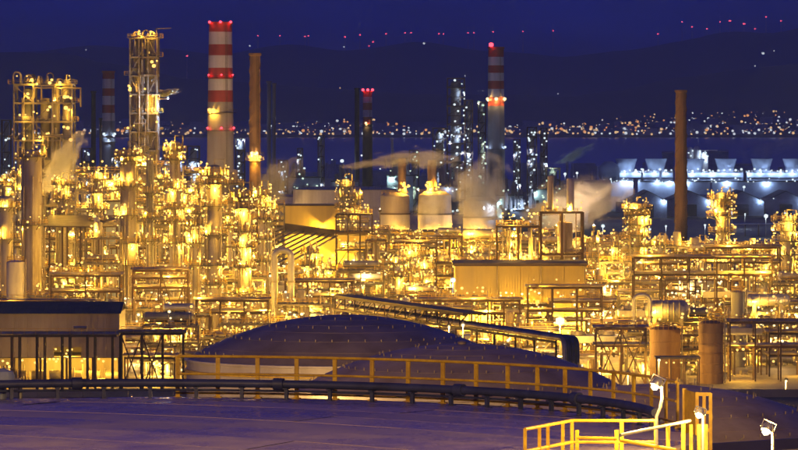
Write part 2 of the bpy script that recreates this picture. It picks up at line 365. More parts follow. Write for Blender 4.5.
# ------------------------------------------------------------------ stacks and chimneys
def chimney(name, label, pxc, d, w0, w1, base_py, bands, beacons=(), lamps=(), strake=None, n=28, cap=True):
    """bands: list of (top_py, bottom_py, material); widths in photograph pixels at top and at base_py"""
    root = thing(name, label, 'chimney' if 'chimney' in name else 'stack', (X(pxc, d), d, 0))
    s = d / F
    top, bot = bands[0][0], base_py
    def rad(py): return (w0 + (w1 - w0) * (py - top) / (bot - top)) * s / 2
    for k, (a, b_, m_) in enumerate(bands):
        za, zb = Z(a, d), max(0, Z(b_, d))
        nm = {'red_paint': 'red_band', 'white_paint': 'white_band'}.get(m_, 'shaft')
        pr = [(rad(b_), zb), (rad(a), za)]
        if k == 0: pr += [(rad(a) * .86, za), (rad(a) * .84, za - 2.5)]
        MB().lathe(pr, n=n).build(nm, m_, root, True)
    if cap:
        zt = Z(top, d); rt = rad(top)
        MB().lathe([(rt + .02, zt - .9), (rt + .35, zt - .8), (rt + .35, zt - .1), (rt + .02, zt)], n=n, cap=False).build('rim', bands[0][2], root, True)
    for py in {b_[1] for b_ in beacons if b_[1] > top + 8} | {l[1] for l in lamps}:
        z = Z(py, d) - .9; r_ = rad(py)
        g_ = MB().lathe([(r_ - .05, z - .15), (r_ + 1.0, z - .15), (r_ + 1.0, z), (r_ - .05, z)], n=20, cap=False)
        pl = g_.build('platform', 'steel', root)
        q_ = MB().tube([((r_ + .95) * math.cos(t), (r_ + .95) * math.sin(t), z + 1.0) for t in [k * math.pi / 10 for k in range(20)]], .05, 4, True)
        for k in range(10): q_.bar(((r_ + .95) * math.cos(k * math.pi / 5), (r_ + .95) * math.sin(k * math.pi / 5), z), ((r_ + .95) * math.cos(k * math.pi / 5), (r_ + .95) * math.sin(k * math.pi / 5), z + 1), .06)
        q_.build('railing', 'steel_light', pl)
    for px, py, sz in beacons:
        r_ = rad(py) + .7; dx = (px - pxc) * s
        dx = max(-r_, min(r_, dx)); dy = -math.sqrt(max(0, r_ * r_ - dx * dx))
        bo = MB().bulb((dx, dy, Z(py, d)), sz * s).build('beacon', 'beacon_red', root); shine((dx, dy - .3, Z(py, d)), sz * s, 'beacon_red', root)
        MB().bar((dx, dy, Z(py, d) - 1.0), (dx, dy, Z(py, d)), .15).build('bracket', 'steel', bo)
    for px, py, sz, m_ in lamps:
        r_ = rad(py) + .75; dx = max(-r_, min(r_, (px - pxc) * s)); dy = -math.sqrt(max(0, r_ * r_ - dx * dx))
        MB().bulb((dx, dy, Z(py, d)), sz * s).build('lamp', m_, root); shine((dx, dy - .3, Z(py, d)), sz * s, m_, root, 1.0)
    # ladder up the side facing the camera's flank
    zt = Z(top, d); g_ = MB()
    ang = R(-60)
    r0, r1 = rad(bot) + .15, rad(top) + .15
    for dl in (-.25, .25):
        ca, sa = math.cos(ang), math.sin(ang)
        g_.bar((r0 * ca - dl * sa, r0 * sa + dl * ca, max(0, Z(bot, d))), (r1 * ca - dl * sa, r1 * sa + dl * ca, zt), .08)
    for k in range(int((zt - max(0, Z(bot, d))) / 1.5)):
        t = k * 1.5 / (zt - max(0, Z(bot, d))); rk = r0 + (r1 - r0) * t; z = max(0, Z(bot, d)) + k * 1.5
        ca, sa = math.cos(ang), math.sin(ang)
        g_.bar((rk * ca + .25 * sa, rk * sa - .25 * ca, z), (rk * ca - .25 * sa, rk * sa + .25 * ca, z), .06)
    g_.build('ladder', 'steel', root)
    if strake:
        z0, z1, turns = strake
        for ph in range(3):
            pts_o = []; g_ = MB(); nseg = 90
            for k in range(nseg + 1):
                z = z0 + (z1 - z0) * k / nseg; a = 2 * math.pi * (turns * k / nseg + ph / 3)
                py = HOR + (EYE - z) * F / d; rk = rad(py)
                for q in (rk - .02, rk + .2):
                    for dz in (-.06, .06): g_.v.append((q * math.cos(a), q * math.sin(a), z + dz))
            for k in range(nseg):
                i0 = k * 4
                for e, f_ in ((0, 1), (1, 3), (3, 2), (2, 0)): g_.f.append((i0 + e, i0 + f_, i0 + 4 + f_, i0 + 4 + e))
            g_.build('strake', bands[0][2], root)
    return root
RP, WP = 'red_paint', 'white_paint'
chimney('striped_chimney', 'broadest red and white banded chimney with three rows of red beacons', 220.5, 1500, 23, 30, 263,
        [(22, 32, RP), (32, 44.5, WP), (44.5, 55.5, RP), (55.5, 68, WP), (68, 79, RP), (79, 90.5, WP), (90.5, 102, RP), (102, 263, 'concrete_stack')],
        [(210, 22.4, 1.5), (221, 22.4, 1.5), (231, 22.4, 1.5), (209, 75, 1.0), (222, 75, 1.0), (233, 75, 1.0), (208, 128, 1.3), (222, 128, 1.3), (234, 128, 1.3)],
        [(210, 110, 2.2, 'lamp_gold'), (214, 110, 2.2, 'lamp_gold')])
chimney('striped_chimney', 'red and white banded chimney with plain grey shaft and one bright red beacon', 496, 2000, 15.5, 19, 226,
        [(47, 57, RP), (57, 65.5, WP), (65.5, 73, RP), (73, 81, WP), (81, 89, RP), (89, 97, WP), (97, 106, RP), (106, 226, 'grey_stack')],
        [(491, 45, 2.6)], [(487.5, 99, 1.7, 'lamp_warm'), (496, 99, 1.9, 'lamp_warm'), (504.5, 99, 1.7, 'lamp_warm'), (487, 147, 1.3, 'lamp_cold'), (505, 147, 1.3, 'lamp_cold')])
chimney('striped_chimney', 'slim distant red and white banded chimney beside a thin dark stack', 108.5, 2000, 12, 14.5, 226,
        [(71, 79, RP), (79, 88.5, WP), (88.5, 96, RP), (96, 105, WP), (105, 113, RP), (113, 121, WP), (121, 226, 'grey_stack')],
        [], [(104.5, 134, 1.6, 'lamp_cold'), (115, 134, 1.6, 'lamp_cold'), (109, 140, 1.2, 'lamp_cold')])
chimney('striped_chimney', 'dark banded chimney crowned by three red beacons', 367.5, 2200, 9, 11, 216,
        [(91, 97, RP), (97, 103, WP), (103, 110, RP), (110, 117, WP), (117, 124, RP), (124, 216, 'dark_stack')],
        [(363, 90, 1.6), (367.8, 90, 1.6), (372.5, 90, 1.6)], [(366, 123, 1.3, 'lamp_warm')])
chimney('dark_stack', 'black steel stack standing close by the red-lit dark chimney', 357, 2150, 4.6, 5.5, 218, [(88, 218, 'dark_stack')])
chimney('dark_stack', 'thin dark stack beside the slim striped chimney', 93.5, 1950, 4.4, 5.5, 228, [(91, 228, 'dark_stack')])
chimney('dark_stack', 'short thin dark stack between the dark stack and slim striped chimney', 100.6, 1960, 2.4, 3, 228, [(118, 228, 'dark_stack')])
chimney('straked_stack', 'ochre steel stack with spiral strakes and a lit platform', 255, 1300, 10.2, 12.5, 285, [(53, 285, 'rust_stack')], lamps=[(250, 157, 1.9, 'lamp_gold'), (255, 157, 2.4, 'lamp_gold'), (260, 157, 1.9, 'lamp_gold'), (257, 153, 1.6, 'lamp_warm'), (252, 153, 1.6, 'lamp_warm')], strake=(42, 67, 2.2))
chimney('straked_stack', 'brown steel stack with spiral strakes standing alone before the bay', 681, 1420, 10.6, 13.5, 271, [(90, 271, 'rust_stack')], strake=(14, 57, 3.4))
chimney('grey_stack', 'taller grey tube of the twin stack behind the ochre stack', 269, 1900, 3.8, 4.2, 231, [(81, 231, 'grey_stack')])
chimney('grey_stack', 'slightly shorter grey tube of the twin stack', 274, 1906, 3.4, 4.0, 231, [(83, 231, 'grey_stack')])
chimney('grey_stack', 'pale thin vent stack with greenish light beside the furnace stacks', 392, 2050, 2.6, 2.8, 223, [(138, 223, 'white_paint')])

# ------------------------------------------------------------------ plant builders
OCC = []
def occupy(x0, x1, y0, y1): OCC.append((min(x0, x1), max(x0, x1), min(y0, y1), max(y0, y1)))
def is_free(x0, x1, y0, y1): return not any(x0 < b and x1 > a and y0 < d_ and y1 > c for a, b, c, d_ in OCC)
def railing(g_, pts, h=1.1, step=2.2, closed=False, t=.07):
    pts = [Vector(p) for p in pts]; seq = list(zip(pts, pts[1:] + ([pts[0]] if closed else [])))
    if not closed: seq = seq[:len(pts) - 1]
    up = Vector((0, 0, 1))
    for a, b_ in seq:
        for hh in (h, h * .55): g_.bar(a + up * hh, b_ + up * hh, t)
        n_ = max(1, int((b_ - a).length / step))
        for k in range(n_): q = a + (b_ - a) * (k / n_); g_.bar(q, q + up * h, t)
    g_.bar(pts[-1], pts[-1] + up * h, t)
def ring_pts(r, z, n, a0=0, a1=360, cx=0, cy=0):
    full = a1 - a0 >= 360
    return [(cx + r * math.cos(R(a0 + (a1 - a0) * k / (n if full else n - 1))), cy + r * math.sin(R(a0 + (a1 - a0) * k / (n if full else n - 1))), z) for k in range(n)]
def clutter(g_, x0, x1, y0, y1, z, h, n):
    """small valves, standpipes and boxes on a deck"""
    for _ in range(n):
        x, y = U(x0, x1), U(y0, y1); k = random.random()
        if k < .45: hh = U(.5, h); g_.cyl((x, y, z), (x, y, z + hh), U(.06, .22), n=6)
        elif k < .7: g_.box(x, y, z + .35, U(.3, .9), U(.3, .8), .7)
        elif k < .85:
            dx = U(-1, 1); hh = U(.4, h * .8); g_.tube([(x, y, z), (x, y, z + hh), (x + dx, y, z + hh), (x + dx, y, z)], U(.06, .14), 5)
        else: g_.cyl((x - .6, y, z + U(.4, .8)), (x + .6, y, z + .6), U(.2, .35), n=8)
def column(label, px, d, wpx, top_py, plats, base=0., lamps=6, m_='shell', name='process_tower', taper=None, lm='lamp_gold', group=None, pipes=4, wide=1.25, bulb=.23):
    s = d / F; r = wpx * s / 2; zt = Z(top_py, d); x = X(px, d)
    root = thing(name, label, 'column', (x, d, base), group); occupy(x - r - 1.5, x + r + 1.5, d - r - 1.5, d + r + 1.5)
    h = zt - base
    r2 = r if not taper else r * taper[1]; zb = taper[0] * h if taper else 0
    prof = [(r * 1.12, 0), (r * 1.12, .8), (r, 1.0)]
    if taper: prof += [(r, zb), (r2, zb + r)]
    prof += [(r2, h - r2 * .5), (r2 * .86, h - r2 * .22), (r2 * .5, h - r2 * .05), (r2 * .12, h)]
    MB().lathe(prof, n=20).build('shell', m_, root, True)
    g_ = MB().tube([(0, 0, h - .2), (0, 0, h + 1.2), (r + .5, 0, h + 1.2), (r + .5, 0, h - 4)], .18, 6); g_.build('vapour_line', 'pipe', root, True)
    for k in range(pipes):
        a = R(U(180, 360)); rr_ = r + U(.35, .7); pr = U(.10, .24); z1 = U(.55, .97) * h
        g_ = MB().tube([(rr_ * math.cos(a), rr_ * math.sin(a), .1), (rr_ * math.cos(a), rr_ * math.sin(a), z1), (r * .9 * math.cos(a), r * .9 * math.sin(a), z1 + .3)], pr, 6)
        g_.build('riser_pipe', 'pipe', root, True)
    gl = MB(); gc = MB()
    for py in plats:
        z = Z(py, d) - base - .6
        if z > h + .5 or z < 1: continue
        rr_ = (r2 if z > zb + r else r); w = wide * U(.9, 1.25)
        g_ = MB().lathe([(rr_ + .01, z - .14), (rr_ + w, z - .14), (rr_ + w, z), (rr_ + .01, z)], n=16, cap=False)
        for k in range(6):
            a = k * math.pi / 3; g_.bar(((rr_ + w) * math.cos(a), (rr_ + w) * math.sin(a), z - .15), (rr_ * math.cos(a), rr_ * math.sin(a), z - 1.1), .12)
        pl = g_.build('platform', 'deck', root)
        q = MB(); railing(q, ring_pts(rr_ + w - .06, z, 12), closed=True, step=1.2); q.build('railing', 'yellow', pl)
        for k in range(int(lamps * 1.5)):
            a = R(U(165, 375)); ra = rr_ + w * U(.55, 1.)
            gl.bulb((ra * math.cos(a), ra * math.sin(a), z + U(.5, 2.4)), bulb * U(.5, 1.35))
            if random.random() < .35: gl.bulb((ra * math.cos(a), ra * math.sin(a), z - .6), bulb * .8)
        for k in range(14):
            a = R(U(170, 370)); ra = rr_ + U(.3, w - .2); hh = U(.6, 2.0)
            gc.cyl((ra * math.cos(a), ra * math.sin(a), z), (ra * math.cos(a), ra * math.sin(a), z + hh), U(.07, .25), n=6)
    if gl.v: lit(gl, lm, root, 10, 1.4)
    if gc.v: stuff(gc.build('small_piping', 'pipe', root, True))
    g_ = MB(); a = R(U(200, 340)); ra = r + .35
    for dl in (-.25, .25): g_.bar((ra * math.cos(a) + dl, ra * math.sin(a), 0), (ra * math.cos(a) + dl, ra * math.sin(a), h - 1), .08)
    for k in range(int(h / .9)): g_.bar((ra * math.cos(a) - .25, ra * math.sin(a), k * .9), (ra * math.cos(a) + .25, ra * math.sin(a), k * .9), .06)
    g_.build('ladder', 'steel_light', root)
    return root
def steel_frame(label, px0, px1, d, top_py, nlev, depth=8., nb=None, lamps=6, rails=True, vessels=True, name='process_unit', lm='lamp_gold', split=False, deck=.6, cat='frame', bulb=.30, col_w=.32, brace=True, base=0., mst='steel', pipe_n=5, clut=7):
    x0, x1 = X(px0, d), X(px1, d); w = x1 - x0; h = Z(top_py, d) - base
    root = thing(name, label, cat, ((x0 + x1) / 2, d, base)); occupy(x0 - .3, x1 + .3, d - .3, d + depth + .3)
    nb = nb or max(1, round(w / 6.)); xs_ = [-w / 2 + w * k / nb for k in range(nb + 1)]; ys_ = (0., depth)
    zs = [h * (k + 1) / nlev for k in range(nlev)]
    g_ = MB()
    for x in xs_:
        for y in ys_:
            if split: MB().box(x, y, h / 2, col_w, col_w, h).build('upright', mst, root)
            else: g_.box(x, y, h / 2, col_w, col_w, h)
    gb = g_ if not split else None
    for z in zs:
        t = MB() if split else g_
        for y in ys_: t.box(0, y, z - .18, w - .02, col_w * .8, .34)
        for x in xs_: t.box(x, depth / 2, z - .19, col_w * .7, depth - .02, .30)
        if split: t.build('beam', mst, root)
    if brace:
        t = MB() if split else g_
        for b_ in range(nb):
            for k in range(nlev):
                if random.random() < (.45 if not split else .2):
                    za = 0 if k == 0 else zs[k - 1]; y = random.choice(ys_)
                    if random.random() < .6: t.bar((xs_[b_], y, za), (xs_[b_ + 1], y, zs[k] - .3), .16)
                    if random.random() < .6: t.bar((xs_[b_ + 1], y, za), (xs_[b_], y, zs[k] - .3), .16)
        if split and t.v: t.build('bracing', mst, root)
    if not split: g_.build('steelwork', mst, root)
    gl = MB(); gc = MB()
    for k, z in enumerate([0.] + zs):
        if k and random.random() < deck or (k == nlev and rails):
            dk = MB().box(0, depth / 2, z + .04, w - .4, depth - .4, .07).build('deck', 'deck', root)
            if rails:
                q = MB(); railing(q, [(-w / 2, 0.05, z), (w / 2, .05, z), (w / 2, depth - .05, z), (-w / 2, depth - .05, z)], closed=True, step=2.); q.build('railing', 'yellow', dk)
        room = h / nlev
        if vessels and k < nlev or (vessels and k == nlev and random.random() < .5):
            c = random.random()
            if c < .45 and w > 5:
                rv = min(room * .3, U(.7, 1.3)); lv = min(w * .42, U(2.5, 5.)); xv = U(-w / 2 + lv + .3, w / 2 - lv - .3) if w / 2 - lv - .3 > 0 else 0; yv = U(1.6, depth - 1.6)
                v = MB().cyl((xv - lv, yv, z + rv + .5), (xv + lv, yv, z + rv + .5), rv, n=14)
                v.cyl((xv - lv - rv * .4, yv, z + rv + .5), (xv - lv, yv, z + rv + .5), rv * .55, rv, n=14, caps=True); v.cyl((xv + lv, yv, z + rv + .5), (xv + lv + rv * .4, yv, z + rv + .5), rv, rv * .55, n=14)
                for sx in (-.6, .6): v.box(xv + sx * lv, yv, z + .3, .3, rv * 1.4, .6)
                v.build('drum', random.choice(('shell', 'insulation', 'shell_grey')), root, True)
            if c > .3:
                for _ in range(random.choice((1, 2, 2))):
                    rv = U(.5, 1.15); hv = room * U(.55, .9); xv = U(-w / 2 + 1.2, w / 2 - 1.2); yv = U(1.3, depth - 1.3)
                    MB().lathe([(rv, z + .1), (rv, z + hv - rv * .4), (rv * .8, z + hv - rv * .12), (rv * .2, z + hv)], xv, yv, 14).build('vessel', random.choice(('shell', 'insulation', 'shell')), root, True)
        if clut: clutter(gc, -w / 2 + .5, w / 2 - .5, .4, depth - .4, z, min(2.2, room * .75), int(clut * w / 5) + 3)
        for _ in range(max(3, int(lamps * w / 6))):
            gl.bulb((U(-w / 2 + .3, w / 2 - .3), U(-.1, depth * .6), z + min(room * .8, U(.8, 2.8))), bulb * U(.4, 1.15))
    for _ in range(int(pipe_n * w / 5) + 2):
        z = random.choice(zs) - U(.4, 1.); y = U(.4, depth - .4); x2 = U(-w / 2, w / 2); zt = random.choice([0.05] + zs)
        gc.tube([(-w / 2 - .5, y, z), (x2, y, z), (x2, y, zt)], U(.09, .24), 6)
    lit(gl, lm, root, 14, 2.9); stuff(gc.build('piping', 'pipe', root, True))
    return root
def pipe_rack(label, px0, px1, d, levels_py, depth=5., step=6., npipe=6, lamps=1.0, brace_bays=(), name='pipe_rack', lm='lamp_gold', pair=False, split=False, rz=0., bulb=.28, mst='steel', pmat='pipe', base=0.):
    x0, x1 = X(px0, d), X(px1, d); w = x1 - x0
    root = thing(name, label, 'pipe rack', ((x0 + x1) / 2, d, base)); occupy(x0 - .3, x1 + .3, d - .3, d + depth + .3)
    zs = sorted(Z(p, d) - base for p in levels_py); h = zs[-1]; nb = max(1, round(w / step)); xs_ = [-w / 2 + w * k / nb for k in range(nb + 1)]
    g_ = MB()
    for i, x in enumerate(xs_):
        xx = (x,) if not pair else (x - .7, x + .7)
        for q in xx:
            for y in (0, depth):
                if split and y == 0: MB().box(q, y, h / 2, .3, .3, h).build('upright', mst, root)
                else: g_.box(q, y, h / 2, .28, .28, h)
        for z in zs: g_.box(x, depth / 2, z - .17, .24, depth - .3, .3)
    for z in zs:
        for y in (0, depth): g_.box(0, y, z - .2, w + .3, .2, .36)
    for b_ in brace_bays:
        if b_ + 1 < len(xs_):
            g_.bar((xs_[b_], 0, 0.1), (xs_[b_ + 1], 0, h - .3), .22); g_.bar((xs_[b_ + 1], 0, .1), (xs_[b_], 0, h - .3), .22)
    g_.build('steelwork', mst, root)
    gl = MB()
    for z in zs:
        gp = MB()
        for k in range(npipe):
            y = .35 + (depth - .7) * (k + .5) / npipe; r_ = random.choice((.09, .12, .16, .22, .28)); zz = z + r_ + .02
            if random.random() < .7: gp.tube([(-w / 2 - .6, y, zz), (w / 2 + .6, y, zz)], r_, 7)
            else:
                xe = U(-w / 3, w / 3); ee = xe + U(1, 2.5); uu = zz + U(.6, 1.3); gp.tube([(-w / 2 - .6, y, zz), (xe, y, zz), (xe, y, uu), (ee, y, uu), (ee, y, zz), (w / 2 + .6, y, zz)], r_, 7)
        stuff(gp.build('piping', pmat, root, True))
        if lamps:
            for k in range(max(1, int(w * lamps / 2.6))): gl.bulb((U(-w / 2, w / 2), U(-.15, .8), z - U(.3, 1.6)), bulb * U(.4, 1.15))
            for k in range(int(w * lamps / 5)): gl.bulb((U(-w / 2, w / 2), U(-.15, .8), z + U(.8, 1.6)), bulb * U(.4, .9))
    if gl.v: lit(gl, lm, root, 13, 2.8)
    q = MB(); railing(q, [(-w / 2, -.3, h + .1), (w / 2, -.3, h + .1)], step=2.); q.build('railing', 'yellow', root)
    return root
def drum(label, px, d, wpx, top_py, bot_py=None, m_='shell', name='upright_drum', cone=False, ribs=0, legs=False):
    s = d / F; r = wpx * s / 2; x = X(px, d); zt = Z(top_py, d); zb = 0 if bot_py is None else Z(bot_py, d)
    root = thing(name, label, 'drum', (x, d, 0)); occupy(x - r - .3, x + r + .3, d - r - .3, d + r + .3)
    top = [(r, zt), (r * .6, zt + r * .18), (.2, zt + r * .25)] if not cone else [(r, zt), (r * .3, zt + r * .5), (r * .28, zt + r * .8)]
    MB().lathe([(r * .96, zb), (r, zb + .25)] + top, n=32).build('shell', m_, root, True)
    for k in range(ribs):
        z = zb + (zt - zb) * (k + 1) / (ribs + 1); MB().lathe([(r, z - .12), (r + .10, z - .1), (r + .10, z + .1), (r, z + .12)], n=32, cap=False).build('hoop', m_, root, True)
    if zb > .5 or legs:
        for k in range(6): MB().cyl((r * .8 * math.cos(k * math.pi / 3), r * .8 * math.sin(k * math.pi / 3), 0), (r * .8 * math.cos(k * math.pi / 3), r * .8 * math.sin(k * math.pi / 3), zb + .2), .25, n=8).build('leg', 'steel', root)
    q = MB(); railing(q, ring_pts(r - .1, zt + .02, 18), closed=True, step=1.3); q.build('railing', 'yellow', root)
    g_ = MB().tube([(r + .25, -.3, .1), (r + .25, -.3, zt + .6), (r * .5, -.3, zt + .6), (r * .5, -.3, zt)], .14, 6); g_.build('vent_pipe', 'pipe', root, True)
    return root
def lamp_post(label, px, py, d, m_='lamp_warm', sz=.34, base=0., power=3.0, group='lamp posts among the plant'):
    x, z = X(px, d), Z(py, d)
    root = thing('lamp_post', label, 'lamp post', (x, d, base), group)
    h = z - base
    MB().cyl((0, .5, 0), (0, .5, h + .3), .11, .07, 8).build('pole', 'steel_light', root)
    MB().bar((0, .5, h + .25), (0, -.35, h + .42), .09).build('arm', 'steel_light', root)
    MB().lathe([(.08, h + .62), (.28, h + .45), (.36, h + .28)], 0, -.2, 10).build('hood', 'steel_light', root)
    MB().bulb((0, -.2, h), sz).build('lamp', m_, root); shine((0, -.2, h), sz, m_, root, power)
    return root
# ------------------------------------------------------------------ landmark columns and towers
column('pale column with glowing crown platform below the tall double tower', 128, 1000, 16, 147, [153, 158, 183, 212, 240, 262], lamps=9)
column('thin dark column between the two glowing platform columns', 150, 1012, 8, 160, [190, 215, 238], lamps=5, m_='shell_grey')
column('slender column whose stacked top platforms glow before the dark bay', 175, 1020, 11, 141, [148, 157, 185, 206, 218, 240], lamps=9)
column('stout platform column standing in front of the broad striped chimney', 214.5, 960, 15, 165, [172, 181, 203, 232, 262, 281, 300], lamps=8)
column('golden column ringed by many platforms under the ochre stack', 244, 950, 12, 188, [194, 205, 228, 244, 264, 290], lamps=9)
column('narrow column with ring platforms beside the golden column', 262, 990, 8, 186, [192, 204, 216, 236, 258], lamps=6)
column('smooth tall pale column under the lattice reactor tower', 32, 1000, 20, 150, [154, 222], lamps=4, pipes=6)
column('blank tan vessel column at the picture edge below the reactor tower', 5, 985, 16, 196, [204, 236], lamps=4)
column('square-headed column with four lit decks beside the golden steam cloud', 637, 1150, 15, 202, [206, 213, 222, 233, 244], lamps=9, wide=1.6)
column('round-headed column crowned by a wide lit gallery beside the brown stack', 722, 1100, 12, 192, [196, 204, 213, 229, 244], lamps=9, wide=2.0)
column('broad lit column at the picture edge before the cooling towers', 787, 1050, 14, 215, [218, 228, 238, 252, 268, 282], lamps=9, wide=1.8)
column('low ringed column between brown stack and grid frame', 612, 1120, 9, 240, [244, 256, 270], lamps=6)
column('short column left of the inverted-U pipe', 196, 980, 9, 205, [210, 222, 240, 262], lamps=7)['label'] = 'short lit column between stout platform column and slender column'
column('short lit column standing before the lattice reactor tower', 62, 1060, 9, 178, [182, 196, 212], lamps=7)
column('plain lit column before the slim striped chimney', 98, 1050, 10, 172, [176, 190, 206, 220], lamps=7)
column('twin-platform column before the red-lit dark chimney', 345, 1300, 11, 178, [184, 195, 205, 216], lamps=5, m_='shell_grey')
column('small column with dark vent head beside the twin-platform column', 355, 1310, 7, 192, [197, 207, 218], lamps=4, m_='shell_grey')

def tower(label, px0, px1, d, top_py, nlev, depth, cols, lampspots, name):
    x0, x1 = X(px0, d), X(px1, d); w = x1 - x0; h = Z(top_py, d); s = d / F; xc = (x0 + x1) / 2
    root = thing(name, label, 'tower', (xc, d, 0)); occupy(x0 - 1, x1 + 1, d - 1, d + depth + 1)
    nb = 3; xs_ = [-w / 2 + w * k / nb for k in range(nb + 1)]
    for x in xs_:
        for y in (0, depth): MB().box(x, y, h / 2, .42, .42, h).build('upright', 'steel_light', root)
    gl = MB(); gc = MB()
    for k in range(1, nlev + 1):
        z = h * k / nlev; t = MB()
        for y in (0, depth): t.box(0, y, z - .2, w - .02, .3, .4)
        for x in xs_: t.box(x, depth / 2, z - .21, .26, depth - .02, .36)
        fl = t.build('floor_beam', 'steel_light', root)
        if 1:
            MB().box(0, depth / 2, z + .05, w + (1.4 if k == nlev else .2), depth, .08).build('deck', 'deck', fl)
            q = MB(); ww = w / 2 + (.7 if k == nlev else .1); railing(q, [(-ww, 0, z), (ww, 0, z), (ww, depth, z), (-ww, depth, z)], closed=True); q.build('railing', 'steel_light', fl)
        clutter(gc, -w / 2 + .5, w / 2 - .5, .3, depth - .3, z, 2.6, int(8 + w * 1.1))
    t = MB()
    for k in range(nlev):
        a, b_ = h * k / nlev, h * (k + 1) / nlev - .3
        i = k % nb; t.bar((xs_[i], 0, a), (xs_[i + 1], 0, b_), .2)
        if k % 2: t.bar((xs_[(i + 1) % nb + 1], 0, a), (xs_[(i + 1) % nb], 0, b_), .2)
    t.build('bracing', 'steel_light', root)
    for (px, wpx, tp, m_, yy) in cols:
        r_ = wpx * s / 2; zt = Z(tp, d); MB().lathe([(r_, 0), (r_, zt - r_ * .5), (r_ * .7, zt - r_ * .12), (r_ * .1, zt)], X(px, d) - xc, yy, 18).build('vessel', m_, root, True)
    for k in range(16):
        x = U(-w / 2, w / 2); y = U(-.8, depth * .8); zt = U(.5, 1.) * h; gp = MB().tube([(x, y, .1), (x, y, zt), (x + U(-2, 2), y, zt), (x + U(-.5, .5), depth * .5, zt)], U(.15, .5), 7); gp.build('riser_pipe', 'pipe', root, True)
    for px, py, r_ in lampspots: gl.bulb((X(px, d) - xc, -.7, Z(py, d)), r_)
    for k in range(2, nlev + 1):
        z = h * k / nlev
        for _ in range(3 if w > 10 else 1): gl.bulb((U(-w / 2, w / 2), U(-.6, 1), z + U(1, 2.2)), U(.2, .34))
    for k in range(max(2, int(w / 1.6))):
        x = U(-w / 2 + .6, w / 2 - 1.2); y = U(.3, depth - .5); r_ = U(.4, 1.1); hh = U(.6, 2.2)
        gc.tube([(x - r_, y, h), (x - r_, y, h + hh)] + [(x - r_ * math.cos(q), y, h + hh + r_ * math.sin(q)) for q in (R(30), R(60), R(90), R(120), R(150))] + [(x + r_, y, h + hh), (x + r_, y, h)], U(.12, .28), 6)
    for k in range(nlev * 2 if w > 10 else nlev):
        x = U(-w / 2, w / 2 - 2); z = h * U(.3, 1.); x2 = x + U(1.5, w * .5); gc.tube([(x, -.4, z - U(1, 4)), (x, -.4, z), (x2, -.4, z), (x2, -.4, z - U(.5, 5))], U(.12, .32), 6)
    lit(gl, 'lamp_gold', root, 4, .75); stuff(gc.build('piping', 'pipe', root, True))
    for k in range(3, nlev + 1):
        z = h * k / nlev; sx = 1 if k % 3 else -1
        pl = MB().box(sx * (w / 2 + .8), 1.5, z, 1.6, 3.2, .12).build('side_platform', 'deck', root)
        q = MB(); railing(q, [(sx * (w / 2), 0, z), (sx * (w / 2 + 1.55), 0, z), (sx * (w / 2 + 1.55), 3, z)], step=1.2); q.build('railing', 'yellow', pl)
    return root
tower('lattice reactor tower with glowing crown beside rising steam', 14, 72, 1150, 84, 12, 10, [(26, 9, 88, 'shell_grey', 5), (44, 11, 98, 'shell', 6), (55, 8, 82, 'shell', 4), (66, 9, 80, 'shell', 3)],
      [(32, 80, .5), (37, 84, .4), (50, 83, .5), (52, 80, .4), (60, 83, .5), (65, 97, .6), (68, 97, .45), (66, 108, .6), (69, 110, .4), (68, 128, .55), (64, 127, .4), (71, 140, .55), (28, 94, .45), (50, 107, .45), (71, 98, .4), (48, 110, .4), (40, 137, .4), (24, 139, .5), (20, 115, .35), (34, 112, .3)], 'reactor_tower')
g_ = None
tt = tower('tallest lattice tower with twin vessels and a white vapour jet', 130, 157, 1200, 38, 14, 9, [(136, 8, 40, 'shell', 3.2), (149, 11, 36, 'shell', 4.2), (142, 3.5, 36, 'pipe', .8), (157, 5, 100, 'insulation', 1.5)],
      [(151, 32, .4), (152, 62, .5), (154, 66, .6), (157, 61, .3), (129, 86, .4), (130, 90, .5), (155, 110, .4), (157, 113, .4), (153, 96, .4), (131, 96, .3), (128, 128, .4), (157, 122, .4)], 'reactor_tower')
MB().bar((3.0, 1, Z(29, 1200)), (7.5, 1, Z(28, 1200)), .18).bar((3.5, 1, Z(38, 1200)), (3.5, 1, Z(28, 1200)), .18).build('davit', 'steel_light', tt)

